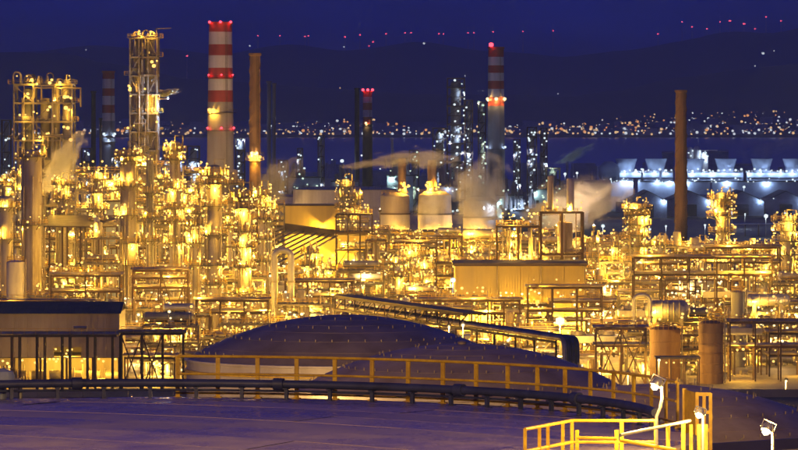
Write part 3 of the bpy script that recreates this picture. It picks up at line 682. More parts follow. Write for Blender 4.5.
# furnaces with stacks above their drums
def furnace(label, pxc, d, wpx, top_py, bot_py, stack=None):
    s = d / F; r = wpx * s / 2; x = X(pxc, d); zt, zb = Z(top_py, d), Z(bot_py, d)
    root = thing('furnace', label, 'furnace', (x, d, 0)); occupy(x - r, x + r, d - r, d + r)
    MB().lathe([(r * .80, zb - 1.4), (r * .94, zb - .6), (r, zb + .4), (r, zb + (zt - zb) * .42)], n=36).build('lower_shell', 'white_paint', root, True)
    MB().lathe([(r + .25, zb + (zt - zb) * .42), (r + .25, zb + (zt - zb) * .42 + .5), (r, zb + (zt - zb) * .42 + .5)], n=36).build('ring_girder', 'steel', root, True)
    MB().lathe([(r * .98, zb + (zt - zb) * .45), (r * .96, zt), (r * .6, zt + 1.2)], n=36).build('upper_shell', 'cladding', root, True)
    for k in range(8): MB().cyl((r * .8 * math.cos(k * .785), r * .8 * math.sin(k * .785), 0), (r * .8 * math.cos(k * .785), r * .8 * math.sin(k * .785), zb - .9), .35, n=8).build('leg', 'steel', root)
    gf = MB()
    for q in (-.7, 0, .7): gf.bulb((q * r * 1.3, -r * 1.6, zb - 2.5), .36)
    lit(gf, 'lamp_gold', root, 1, 3.2)
    if stack:
        px, w0, tp = stack; r_ = w0 * s / 2
        st = MB().lathe([(r_ * 1.25, zt + 1), (r_, zt + 4), (r_, Z(tp, d)), (r_ * .9, Z(tp, d))], X(px, d) - x, 0, 20).build('stack', 'rust_stack', root, True)
        gl = MB()
        for _ in range(10): gl.bulb((X(px, d) - x + U(-2.6, 2.6), -U(.9, 2.2), zt + U(1.8, 4.4)), U(.3, .5))
        lit(gl, 'lamp_gold', root, 3, 2.)
        q = MB(); railing(q, ring_pts(r * .9, zt + .6, 16), closed=True); q.build('railing', 'yellow', root)
    else:
        gl = MB()
        for px in (480, 484, 494): gl.bulb((X(px, d) - x, -r * .9, Z(206, d)), .42)
        lit(gl, 'lamp_cold', root, 1, 6.)
    return root
furnace('white furnace drum with the narrower brown stack, partly hid by pipework', 395, 1460, 30, 196, 228, (402, 8, 158))
furnace('wide white furnace drum with brown stack beside dark lattice tower', 435, 1445, 34, 195, 229, (432, 9, 160))
furnace('white furnace drum wrapped in rising steam before grey-shafted chimney', 480, 1450, 34, 201, 230)
# big white storage tank behind
def plain_tank(label, pxc, d, wpx, top_py, m_='white_paint', panels=0, dome=.06, name='storage_tank', ribs=2):
    s = d / F; r = wpx * s / 2; x = X(pxc, d); zt = Z(top_py, d)
    root = thing(name, label, 'tank', (x, d, 0)); occupy(x - r, x + r, d - r, d + r)
    MB().lathe([(r, 0), (r, zt)], n=48, cap=False).build('wall', m_, root, True)
    MB().lathe([(r + .15, zt - .2), (r + .15, zt), (r * .6, zt + r * dome * .7), (.3, zt + r * dome)], n=48).build('roof', 'shell_grey', root, True)
    for k in range(ribs): z = zt * (.35 + .4 * k); MB().lathe([(r, z - .2), (r + .2, z - .15), (r + .2, z + .15), (r, z + .2)], n=48, cap=False).build('wind_girder', m_, root, True)
    q = MB(); railing(q, ring_pts(r, zt + .02, 40), closed=True, step=2.5); q.build('railing', 'steel', root)
    return root
plain_tank('large white storage tank behind the twin-platform column', 345, 1560, 104, 189)
plain_tank('low white storage tank peeping between ochre stack and large tank', 287, 1660, 58, 196)
plain_tank('grey storage tank half hid behind the narrow furnace', 440, 1640, 60, 214)

# ------------------------------------------------------------------ buildings
def clad_wall(root, x0, x1, y, z0, z1, n, m_, name='wall_panel', t=.12, side=1):
    for k in range(n):
        a, b_ = x0 + (x1 - x0) * k / n, x0 + (x1 - x0) * (k + 1) / n
        g_ = MB(); g_.box((a + b_) / 2, y, (z0 + z1) / 2, b_ - a - .05, t, z1 - z0)
        m2 = max(2, int((b_ - a) / .9))
        for j in range(m2): g_.box(a + (b_ - a) * (j + .5) / m2, y - t / 2 - .04, (z0 + z1) / 2, .22, .08, z1 - z0 - .02)
        g_.build(name, m_, root)
d = 822; x0, x1 = X(-12, d), X(119, d); w = x1 - x0; zb, ze, zr = Z(357, d), Z(313, d), Z(303.5, d)
sh = thing('compressor_house', 'dim sheet-clad compressor house with glowing open ground floor', 'building', ((x0 + x1) / 2, d, 0)); occupy(x0, x1, d, d + 20)
# wall in panels with a lit opening
op0, op1 = X(54, d) - (x0 + x1) / 2, X(81, d) - (x0 + x1) / 2; zo = Z(347, d)
clad_wall(sh, -w / 2, op0, 0, zb, ze, 5, 'cladding'); clad_wall(sh, op0, op1, 0, zo, ze, 2, 'cladding'); clad_wall(sh, op1, w / 2, 0, zb, ze, 3, 'cladding')
MB().box(-w / 2, 9, (zb + ze) / 2, .14, 17.8, ze - zb).box(w / 2, 9, (zb + ze) / 2, .14, 17.8, ze - zb).build('end_wall', 'cladding', sh)
MB().box(0, 18, (ze) / 2, w, .14, ze).build('rear_wall', 'cladding', sh)
g_ = MB(); g_.quad((-w / 2 - .4, -.7, ze - .1), (w / 2 + .4, -.7, ze - .1), (w / 2 + .4, 9, zr), (-w / 2 - .4, 9, zr)); g_.quad((-w / 2 - .4, 9, zr), (w / 2 + .4, 9, zr), (w / 2 + .4, 18.7, ze), (-w / 2 - .4, 18.7, ze))
for k in range(30): xk = -w / 2 + w * k / 29; g_.bar((xk, -.7, ze - .05), (xk, 9, zr + .05), .1)
g_.build('roof', 'sheet_roof', sh)
MB().box(0, 9, zb - .1, w, 18, .16).build('upper_floor', 'deck', sh)
for k in range(6): MB().box(-w / 2 + w * k / 5, .2, zb / 2, .4, .4, zb - .2).build('pillar', 'steel', sh)
gl = MB(); gc = MB()
for k in range(18): gl.bulb((U(-w / 2 + 1, w / 2 - 1), U(2, 12), zb - U(.5, 1.5)), .26)
for k in range(6): gl.bulb((U(op0, op1), U(1, 5), U(zb + .4, zo - .4)), .22)
clutter(gc, -w / 2 + 1, w / 2 - 1, 2, 16, 0, 3.4, 70)
for k in range(7):
    xk = -w / 2 + w * (k + .5) / 7; gc.cyl((xk - 1.2, 8, 1.3), (xk + 1.2, 8, 1.3), .9, n=12)
lit(gl, 'lamp_gold', sh); stuff(gc.build('machinery', 'pipe', sh, True))
# golden building
d = 955; x0, x1 = X(455, d), X(586, d); w = x1 - x0; zt = Z(265, d); xc = (x0 + x1) / 2
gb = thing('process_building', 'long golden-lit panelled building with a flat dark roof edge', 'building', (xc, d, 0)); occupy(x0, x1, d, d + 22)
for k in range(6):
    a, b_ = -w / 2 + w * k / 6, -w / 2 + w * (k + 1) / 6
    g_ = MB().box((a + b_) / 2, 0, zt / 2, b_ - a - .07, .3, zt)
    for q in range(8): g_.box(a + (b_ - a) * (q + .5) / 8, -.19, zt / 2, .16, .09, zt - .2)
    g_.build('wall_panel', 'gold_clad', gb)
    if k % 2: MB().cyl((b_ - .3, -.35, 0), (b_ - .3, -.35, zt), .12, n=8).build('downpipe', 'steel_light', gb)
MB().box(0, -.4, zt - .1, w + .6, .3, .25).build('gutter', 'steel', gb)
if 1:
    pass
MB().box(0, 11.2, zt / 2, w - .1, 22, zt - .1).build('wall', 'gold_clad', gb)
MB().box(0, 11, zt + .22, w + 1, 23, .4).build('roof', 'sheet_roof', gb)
gl = MB()
for k in range(9): gl.bulb((-w / 2 + w * (k + .5) / 9, -2.0, zt - 11.5 + U(-.4, .4)), .42)
hd = MB()
for k in range(9): hd.bar((-w / 2 + w * (k + .5) / 9, -.2, zt - 12), (-w / 2 + w * (k + .5) / 9, -2.0, zt - 12), .12)
hd.build('lamp_arm', 'steel', gb); lit(gl, 'lamp_gold', gb, 1, 6.)
# golden wall building behind the louvred canopy
d = 1235; x0, x1 = X(283, d), X(372, d); w = x1 - x0; zt = Z(234, d)
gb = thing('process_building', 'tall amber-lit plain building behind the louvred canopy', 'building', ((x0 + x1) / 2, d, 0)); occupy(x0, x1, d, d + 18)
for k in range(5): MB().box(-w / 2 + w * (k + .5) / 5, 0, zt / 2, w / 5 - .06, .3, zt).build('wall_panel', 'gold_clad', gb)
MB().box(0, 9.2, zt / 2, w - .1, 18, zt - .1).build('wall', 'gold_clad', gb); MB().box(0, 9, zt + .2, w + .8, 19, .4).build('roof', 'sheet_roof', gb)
gl = MB()
for k in range(8): gl.bulb((-w / 2 + w * (k + .5) / 8, -2.5, U(6, 16)), .5)
lit(gl, 'lamp_gold', gb, 2, 1.6)
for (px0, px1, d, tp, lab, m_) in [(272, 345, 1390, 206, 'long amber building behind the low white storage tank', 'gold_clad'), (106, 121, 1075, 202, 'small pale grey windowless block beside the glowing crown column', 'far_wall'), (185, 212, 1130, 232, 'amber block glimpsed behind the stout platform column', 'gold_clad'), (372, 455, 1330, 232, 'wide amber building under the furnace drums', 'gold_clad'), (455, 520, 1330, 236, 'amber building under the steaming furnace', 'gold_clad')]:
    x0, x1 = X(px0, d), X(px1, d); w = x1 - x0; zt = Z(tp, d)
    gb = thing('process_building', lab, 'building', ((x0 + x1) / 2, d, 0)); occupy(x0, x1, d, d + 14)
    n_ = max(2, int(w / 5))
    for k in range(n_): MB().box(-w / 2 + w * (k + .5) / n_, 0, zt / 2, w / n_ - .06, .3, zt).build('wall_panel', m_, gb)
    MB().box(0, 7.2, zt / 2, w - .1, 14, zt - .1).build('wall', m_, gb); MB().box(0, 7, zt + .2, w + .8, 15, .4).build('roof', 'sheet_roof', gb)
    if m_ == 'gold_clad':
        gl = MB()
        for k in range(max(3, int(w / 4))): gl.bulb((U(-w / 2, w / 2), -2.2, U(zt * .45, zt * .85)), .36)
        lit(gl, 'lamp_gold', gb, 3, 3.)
# dark low roofs beside the pale block
d = 1040; x0, x1 = X(43, d), X(118, d); w = x1 - x0
sd = thing('open_shed', 'open shed with long dark flat roof before the lattice reactor tower', 'shed', ((x0 + x1) / 2, d, 0)); occupy(x0, x1, d, d + 16)
g_ = MB(); zz = Z(226, d); g_.quad((-w / 2, 0, zz), (w / 2, 0, zz), (w / 2, 16, zz + 2.2), (-w / 2, 16, zz + 2.2)); g_.quad((-w / 2, 16, zz + 1.9), (w / 2, 16, zz + 1.9), (w / 2, 0, zz - .3), (-w / 2, 0, zz - .3)); g_.quad((-w / 2, 0, zz - .3), (w / 2, 0, zz - .3), (w / 2, 0, zz), (-w / 2, 0, zz)); g_.build('roof', 'sheet_roof', sd)
for k in range(5): MB().box(-w / 2 + .3 + (w - .6) * k / 4, .3, (zz - .3) / 2, .4, .4, zz - .3).build('pillar', 'steel', sd)
for k in range(5): MB().box(-w / 2 + .3 + (w - .6) * k / 4, 15.6, (zz + 1.5) / 2, .4, .4, zz + 1.5).build('pillar', 'steel', sd)
gl = MB()
for k in range(7): gl.bulb((-w / 2 + w * (k + .5) / 7, 2, zz - 1.4), .3)
lit(gl, 'lamp_gold', sd)
# louvred canopy
lc = thing('louvred_canopy', 'sloping canopy of long dark slats behind the inverted-U pipe', 'canopy', (X(287, 1150), 1150, 0)); occupy(X(240, 1150), X(337, 1150), 1100, 1200)
o = lc.location
A, B_, C_, D_ = P(283, 229, 1200) - o, P(337, 236, 1200) - o, P(281, 267, 1105) - o, P(236, 248, 1105) - o
for k in range(9):
    t = k / 8; a = A + (B_ - A) * t; b_ = D_ + (C_ - D_) * t
    MB().bar(a, b_, .55, .3).build('slat', 'sheet_roof', lc)
MB().bar(A + Vector((0, .8, .5)), B_ + Vector((0, .8, .5)), 1.2, 2.2).build('ridge_beam', 'sheet_roof', lc); MB().bar(D_ + Vector((0, -.6, -.8)), C_ + Vector((0, -.6, -.8)), .5).build('eave_beam', 'steel', lc)
for q in (A, B_, C_, D_): MB().bar((q.x, q.y, 0), (q.x, q.y, q.z - .6), .4).build('post', 'steel', lc)
gl = MB()
for k in range(8): 
    q = A + (C_ - A) * U(.1, .9) + Vector((U(-4, 4), 0, -3.5)); gl.bulb(tuple(q), .4)
lit(gl, 'lamp_gold', lc)

# ------------------------------------------------------------------ front trestles, racks, big pipes
pipe_rack('long front trestle on paired dark posts before the compressor house', -10, 116, 800, [335], depth=3., step=4.9, npipe=6, lamps=0, pair=True, split=True)
pipe_rack('cross-braced trestle bay between compressor house and domed tank', 121, 183, 800, [333], depth=3., step=3.7, npipe=6, lamps=0, brace_bays=(0, 1), split=True)
pipe_rack('high dark pipe bridge crossing above the compressor house roof', -10, 92, 850, [301], depth=3., step=7., npipe=5, lamps=.3)
pipe_rack('square dark frame rack behind the compressor house', 51, 120, 905, [275, 291], depth=6, step=8, npipe=5, lamps=1.4, split=True)
pipe_rack('dark frame rack below the two platform columns', 133, 188, 915, [270, 287], depth=6, step=7, npipe=5, lamps=1.4, brace_bays=(1,), split=True)
pipe_rack('long two-level pipe rack crossing below the round-headed column', 634, 772, 935, [257, 274], depth=6, step=5.3, npipe=8, lamps=2.0, split=True)
pipe_rack('upper long pipe rack behind the two-level rack', 706, 780, 985, [247, 262], depth=6, step=6, npipe=8, lamps=1.6)
pipe_rack('X-braced trestle between bent pipes and the brown drum', 596, 646, 815, [328, 345], depth=4, step=4.6, npipe=6, lamps=1.2, brace_bays=(0, 1), split=True)
pipe_rack('pipe rack on tall legs beside the riveted drum', 730, 806, 832, [322, 346], depth=5, step=4.4, npipe=6, lamps=.8, split=True)
pipe_rack('pipe rack running under the golden building wall', 408, 520, 905, [300, 313], depth=6, step=3.3, npipe=7, lamps=1.2, split=True)
pipe_rack('curved-end rack beside the golden building corner', 528, 602, 880, [287, 310], depth=5, step=5, npipe=6, lamps=1.4, split=True)
pipe_rack('rack of pipes between the stout column and U pipe', 196, 268, 905, [300, 312], depth=5, step=5.5, npipe=7, lamps=1.8)
pipe_rack('dark low rack before the louvred canopy', 285, 352, 935, [281, 296], depth=5, step=5.5, npipe=7, lamps=2.2)
steel_frame('open black grid frame with two bays above the golden building', 541, 583, 1000, 212, 3, depth=8, nb=2, lamps=10, split=True, rails=False, deck=.2, name='open_grid_unit', col_w=.5)
steel_frame('lower lit frame joined beside the open grid frame', 497, 540, 1005, 226, 3, depth=8, nb=2, lamps=12, rails=True, split=True)
steel_frame('dark box frame standing before the furnace drums', 437, 462, 1060, 236, 3, depth=6, nb=2, lamps=6, rails=False, split=True)
steel_frame('tall dark frame with vent heads beside the large white tank', 336, 372, 1180, 214, 5, depth=8, nb=3, lamps=7, split=True, rails=True)
steel_frame('dark frame under the inverted-U pipe beside amber building', 366, 386, 1120, 240, 3, depth=6, nb=2, lamps=7, split=True)
# inverted U pipes
def u_pipe(label, px0, px1, d, top_py, wpx, bot_py=None):
    s = d / F; r = wpx * s / 2; a, b_ = X(px0, d), X(px1, d); zt = Z(top_py, d) - r; w = b_ - a; k = min(w * .4, 2.2)
    root = thing('inverted_u_pipe', label, 'pipe', ((a + b_) / 2, d, 0)); occupy(a - r, b_ + r, d - r, d + r)
    zb = .0
    pts = [(-w / 2, 0, zb), (-w / 2, 0, zt - k)] + [(-w / 2 + k - k * math.cos(t), 0, zt - k + k * math.sin(t)) for t in (R(20), R(45), R(70), R(90))] + [(w / 2 - k + k * math.sin(t), 0, zt - k + k * math.cos(t)) for t in (0, R(20), R(45), R(70), R(90))] + [(w / 2, 0, zb)]
    MB().tube(pts, r, 14).build('pipe', 'insulation', root, True)
    for sx in (-1, 1):
        for z in (zt * .35, zt * .7): MB().lathe([(r, z - .2), (r + .18, z - .2), (r + .18, z + .2), (r, z + .2)], sx * w / 2, 0, 14, cap=False).build('flange', 'shell', root, True)
    return root
u_pipe('thick inverted-U pipe standing before the louvred canopy', 274.5, 291, 925, 247, 6.5)
u_pipe('inverted-U pipe beside the round-ended horizontal vessel', 634, 650, 872, 293, 4.2)
drum('pale upright drum standing behind the compressor house roof', 15.5, 905, 18, 262, m_='white_paint', name='upright_drum')
drum('brown upright drum behind the small lit canopy', 665, 838, 31, 329, m_='rust_stack', ribs=3)
drum('taller riveted brown drum with conical shoulder', 711, 826, 25, 323, m_='rust_stack', ribs=5)
drum('narrow grey drum between the two brown drums', 738, 880, 14, 292, m_='shell_grey', ribs=2)
# horizontal vessels
def hvessel(label, px0, px1, d, cy_py, hpx, m_='insulation', saddle=True):
    s = d / F; r = hpx * s / 2; a, b_ = X(px0, d), X(px1, d); z = Z(cy_py, d); w = b_ - a
    root = thing('horizontal_vessel', label, 'vessel', ((a + b_) / 2, d, 0)); occupy(a - 1, b_ + 1, d - r - .5, d + r + .5)
    g_ = MB(); prof = [(.12 * r, -w / 2), (r * .6, -w / 2 + r * .15), (r * .92, -w / 2 + r * .45), (r, -w / 2 + r * .7), (r, w / 2 - r * .7), (r * .92, w / 2 - r * .45), (r * .6, w / 2 - r * .15), (.12 * r, w / 2)]
    g_.lathe(prof, n=20); g_.v = [(q[2], q[1], q[0] + z) for q in g_.v]; g_.f = [f_[::-1] for f_ in g_.f]
    g_.build('shell', m_, root, True)
    for sx in (-.3, .3): MB().box(sx * w, 0, (z - r * .6) / 2, .7, r * 1.5, z - r * .6).build('saddle', 'concrete', root)
    for k in range(5):
        x = -w / 2 + r + (w - 2 * r) * k / 4; t = MB().tube([(x, r * math.cos(q) * 1.02, z + r * math.sin(q) * 1.02) for q in [j * math.pi / 8 for j in range(16)]], .07, 4, True); t.build('hoop', 'shell', root, True)
    gl = MB()
    for k in range(6): gl.bulb((U(-w / 2, w / 2), -r - 1.2, z + U(-1.5, 2.5)), .3)
    lit(gl, 'lamp_gold', root)
    return root
hvessel('round-ended horizontal vessel above the brown drums', 645, 690, 880, 311, 22)
hvessel('slim horizontal vessel on piers beside grey drum', 745, 790, 900, 300, 12)
hvessel('white bullet vessel beside the front trestle', -14, 14, 806, 376, 14, m_='white_paint')
# small lit canopy
d = 812; cp = thing('pump_canopy', 'small flat-roofed pump canopy brightly lit beneath', 'canopy', (X(678, d), d, 0)); occupy(X(656, d), X(701, d), d, d + 5)
w = X(701, d) - X(656, d); zc = Z(358, d)
MB().box(0, 2.5, zc, w, 5.4, .35).build('roof', 'sheet_roof', cp)
for k in range(4):
    for y in (.2, 4.8): MB().box(-w / 2 + .2 + (w - .4) * k / 3, y, (zc - .2) / 2, .2, .2, zc - .2).build('post', 'steel', cp)
gl = MB(); gc = MB()
for k in range(6): gl.bulb((-w / 2 + w * (k + .5) / 6, 1.2, zc - .9), .2)
clutter(gc, -w / 2 + .5, w / 2 - .5, 1, 4, 0, 2, 22)
lit(gl, 'lamp_gold', cp); stuff(gc.build('machinery', 'pipe', cp, True))
# diagonal covered pipe bridge with bent-down pipe ends
pb = thing('pipe_bridge', 'dark pipe bridge slanting forward to bent-down pipe ends', 'pipe bridge', (X(475, 840), 840, 0))
o = pb.location; a, b_ = P(352, 306, 890) - o, P(574, 338, 772) - o; dr = (b_ - a).normalized(); sd = Vector((dr.y, -dr.x, 0)).normalized()
if sd.y > 0: sd = -sd
for k in range(4):
    off = sd * (k * .95)
    end = b_ + off + dr * k * .4
    pts = [a + off, end] + [end + dr * (1.6 * math.sin(t)) + Vector((0, 0, -1.6 + 1.6 * math.cos(t))) for t in (R(25), R(50), R(75), R(90))]
    pts.append(Vector((pts[-1].x, pts[-1].y, .0)))
    MB().tube(pts, .42, 10).build('pipe', 'blue_paint' if k < 3 else 'pipe', pb, True)
tr = MB(); LN = (b_ - a).length; nb = 20
for sgn in (-.6, 3.5):
    off = sd * sgn + Vector((0, 0, -.65)); tr.bar(a + off, b_ + off, .3, .4); off2 = off + Vector((0, 0, 2.6))
    tr.bar(a + off2, a + (b_ - a) * .62 + off2, .3, .5)
    for k in range(nb):
        p = a + (b_ - a) * (k / nb)
        if k / nb < .62: tr.bar(p + off, p + off2, .22); 
        if k / nb < .58: tr.bar(p + off, a + (b_ - a) * ((k + 1) / nb) + off2, .13)
tr.build('truss', 'steel', pb)
for k in range(6):
    p = a + (b_ - a) * ((k + .5) / 6)
    for sgn in (-.6, 3.5): q = p + sd * sgn; MB().bar((q.x, q.y, 0), (q.x, q.y, q.z - .8), .35).build('leg', 'steel', pb)
tp = MB(); off = sd * 1.4 + Vector((0, 0, 2.2)); tp.bar(a + off, a + (b_ - a) * .62 + off, 4.6, .12); tp.build('roof', 'sheet_roof', pb)
# lamp posts
for (px, py, d, m_, sz, lab) in [(560, 321, 842, 'lamp_flood', .95, 'brightest flood lamp post below the golden building corner'), (463, 325, 700, 'lamp_warm', .3, 'lamp post between the two domed tanks, nearer the pipe bridge'), (449, 327, 690, 'lamp_warm', .22, 'smaller lamp post between the two domed tanks'), (423, 341, 640, 'lamp_warm', .2, 'low lamp post against the left dome shoulder'),
        (453, 280, 935, 'lamp_cold', .6, 'white lamp post at the dark corner of the golden building'), (600, 371, 640, 'lamp_warm', .2, 'lamp post behind the rim railing near the bent pipes'), (628, 374, 660, 'lamp_warm', .16, 'small lamp post behind the gooseneck lamp'), (659, 360, 800, 'lamp_warm', .3, 'lamp post at the corner of the pump canopy'), (131, 398, 715, 'lamp_warm', .22, 'low lamp seen under the blue ring pipe'),
        (300, 350, 760, 'lamp_warm', .3, 'lamp post behind the broad domed tank'), (786, 381, 800, 'lamp_warm', .25, 'lamp post at the edge of the lit paving')]:
    if lab.startswith('low lamp post against'): lab = 'low lamp post in the notch between the two domes'
    if lab.startswith('lamp post behind the broad'): continue
    lamp_post(lab, px, py, d, m_, sz, power=9. if 'brightest' in lab else 3.)
for k, (x, y) in enumerate([(-42, 512), (-18, 508)]):  # lamps added behind the near tank to brighten the domed tank's wall
    lamp_post(['dyke lamp post before the broad domed tank, nearer compressor house', 'dyke lamp post before the broad domed tank, nearer second dome'][k], 399 + x * F / y, HOR + (EYE - 9) * F / y, y, 'lamp_warm', .36, power=30.)

def added_flood_mast(label, px, d, z, aim, watts, color, angle=60, base=0.):  # added floodlights, unseen as lamps, that brighten chimneys, tower, tank and steam
    root = thing('flood_mast', label, 'floodlight', (X(px, d), d, base)); o_ = root.location.copy(); h = z - base
    MB().cyl((0, .6, 0), (0, .6, h + .5), .22, .14, 8).build('pole', 'steel_light', root)
    a = (Vector(aim) - Vector((X(px, d), d, z))).normalized()
    rot = Vector((0, 0, 1)).rotation_difference(a).to_matrix()
    hd = MB().lathe([(.15, -.5), (.45, -.35), (.55, -.02), (.5, -.02)], n=12); hd.v = [tuple(rot @ Vector(v) + Vector((0, 0, h))) for v in hd.v]; hd.build('housing', 'steel_light', root)
    MB().bulb((0, 0, h), .3).build('lamp', 'lamp_flood', root)
    ld = bpy.data.lights.new('flood_light', 'SPOT'); ld.energy = watts; ld.color = color; ld.spot_size = R(angle); ld.spot_blend = .5; ld.shadow_soft_size = .2
    lo = bpy.data.objects.new('flood_light', ld); col.objects.link(lo); lo.parent = root; lo.location = Vector((0, 0, h)) + a * .45; lo.rotation_mode = 'QUATERNION'; lo.rotation_quaternion = Vector((0, 0, -1)).rotation_difference(a)
WC, GC, NC = (1., .70, .40), (1., .52, .12), (.85, .88, 1.)
added_flood_mast('floodlight mast aimed up the broad striped chimney, nearer the slender column', 190, 1432, 24, (X(220, 1500), 1500, 60), 95000, WC)
added_flood_mast('floodlight mast aimed up the broad striped chimney, nearer the ochre stack', 238, 1420, 24, (X(220, 1500), 1500, 58), 70000, WC)
added_flood_mast('floodlight mast aimed up the ochre straked stack', 262, 1262, 24, (X(255, 1300), 1300, 52), 42000, GC)
added_flood_mast('floodlight mast at the foot of the brown straked stack', 672, 1380, 9, (X(681, 1420), 1420, 38), 34000, GC)
added_flood_mast('floodlight mast before the grey-shafted chimney', 498, 1945, 20, (X(496, 2000), 2000, 64), 30000, NC)
added_flood_mast('floodlight mast before the slim striped chimney', 104, 1945, 18, (X(108.5, 2000), 2000, 58), 20000, WC)
added_flood_mast('floodlight mast aimed up the tallest lattice tower', 160, 1160, 18, (X(146, 1200), 1200, 52), 22000, GC)
added_flood_mast('floodlight mast lighting the golden steam cloud beside the grid frame', 556, 1168, 20.5, (X(566, 1180), 1180, 29), 36000, (1., .66, .36), 130)
added_flood_mast('floodlight mast lighting the golden steam cloud near the square platform column', 594, 1168, 20.5, (X(584, 1180), 1180, 29), 36000, (1., .66, .36), 130)
added_flood_mast('floodlight mast lighting the steam beside the lattice reactor tower', 66, 1072, 20, (X(56, 1085), 1085, 38), 26000, (1., .66, .30), 110)
added_flood_mast('floodlight mast lighting the pale drifting plume', 380, 1392, 20, (X(400, 1420), 1420, 36), 42000, (1., .74, .52), 90)
added_flood_mast('floodlight mast lighting the steam over the furnace drums', 458, 1395, 13, (X(476, 1420), 1420, 26), 60000, (1., .78, .56), 90)
added_flood_mast('floodlight mast before the large white tank', 345, 1500, 12, (X(345, 1560), 1540, 16), 22000, WC, 90)
# ------------------------------------------------------------------ infill of the process area
rows = [(822, 4, 7), (852, 6, 10), (884, 7, 12), (920, 8, 13), (962, 9, 15), (1005, 9, 17), (1052, 10, 19), (1104, 11, 20), (1160, 12, 22), (1222, 12, 23), (1290, 12, 24), (1365, 12, 24), (1450, 12, 24), (1545, 12, 24)]
ROWN = ['foremost row', 'second row', 'third row', 'fourth row', 'fifth row', 'sixth row', 'seventh row', 'eighth row', 'ninth row', 'tenth row', 'eleventh row', 'twelfth row', 'thirteenth row', 'rearmost row']
def skyline(px, d):
    """lowest photograph row that plant at this place may reach"""
    if px < 270: s_ = interp([(0, 172), (60, 176), (118, 168), (200, 168), (270, 186)], px)
    elif px < 600: s_ = interp([(270, 240), (330, 236), (345, 214), (380, 226), (420, 238), (500, 236), (540, 232), (600, 226)], px)
    else: s_ = interp([(600, 240), (640, 240), (660, 246), (700, 244), (760, 248), (800, 240)], px)
    if 38 < px < 122 and d < 1036: s_ = max(s_, 234)
    if 232 < px < 345 and d < 1225: s_ = max(s_, 270)
    if 448 < px < 590 and d < 950: s_ = max(s_, 300)
    if 400 < px < 450 and d < 950: s_ = max(s_, 270)
    if px < 125 and d < 900: s_ = max(s_, 330)
    if px > 600 and d < 830: s_ = max(s_, 372)
    if px > 600 and d < 900: s_ = max(s_, 320)
    return s_
used = {}
KN = {'rack': 'pipe rack', 'frame': 'steel frame', 'cols': 'column', 'cool': 'air cooler'}
def unique_label(base, px, row):
    l = f'{base} in the {ROWN[row]}, below the {interp_name(px)}'
    n_ = used.get(l, 0); used[l] = n_ + 1
    if n_: l = f'{base}, {ORD[n_]} in {ROWN[row]} below the {interp_name(px)}'
    return l
NUM = {1: 'one', 2: 'two', 3: 'three', 4: 'four', 5: 'five', 6: 'six'}
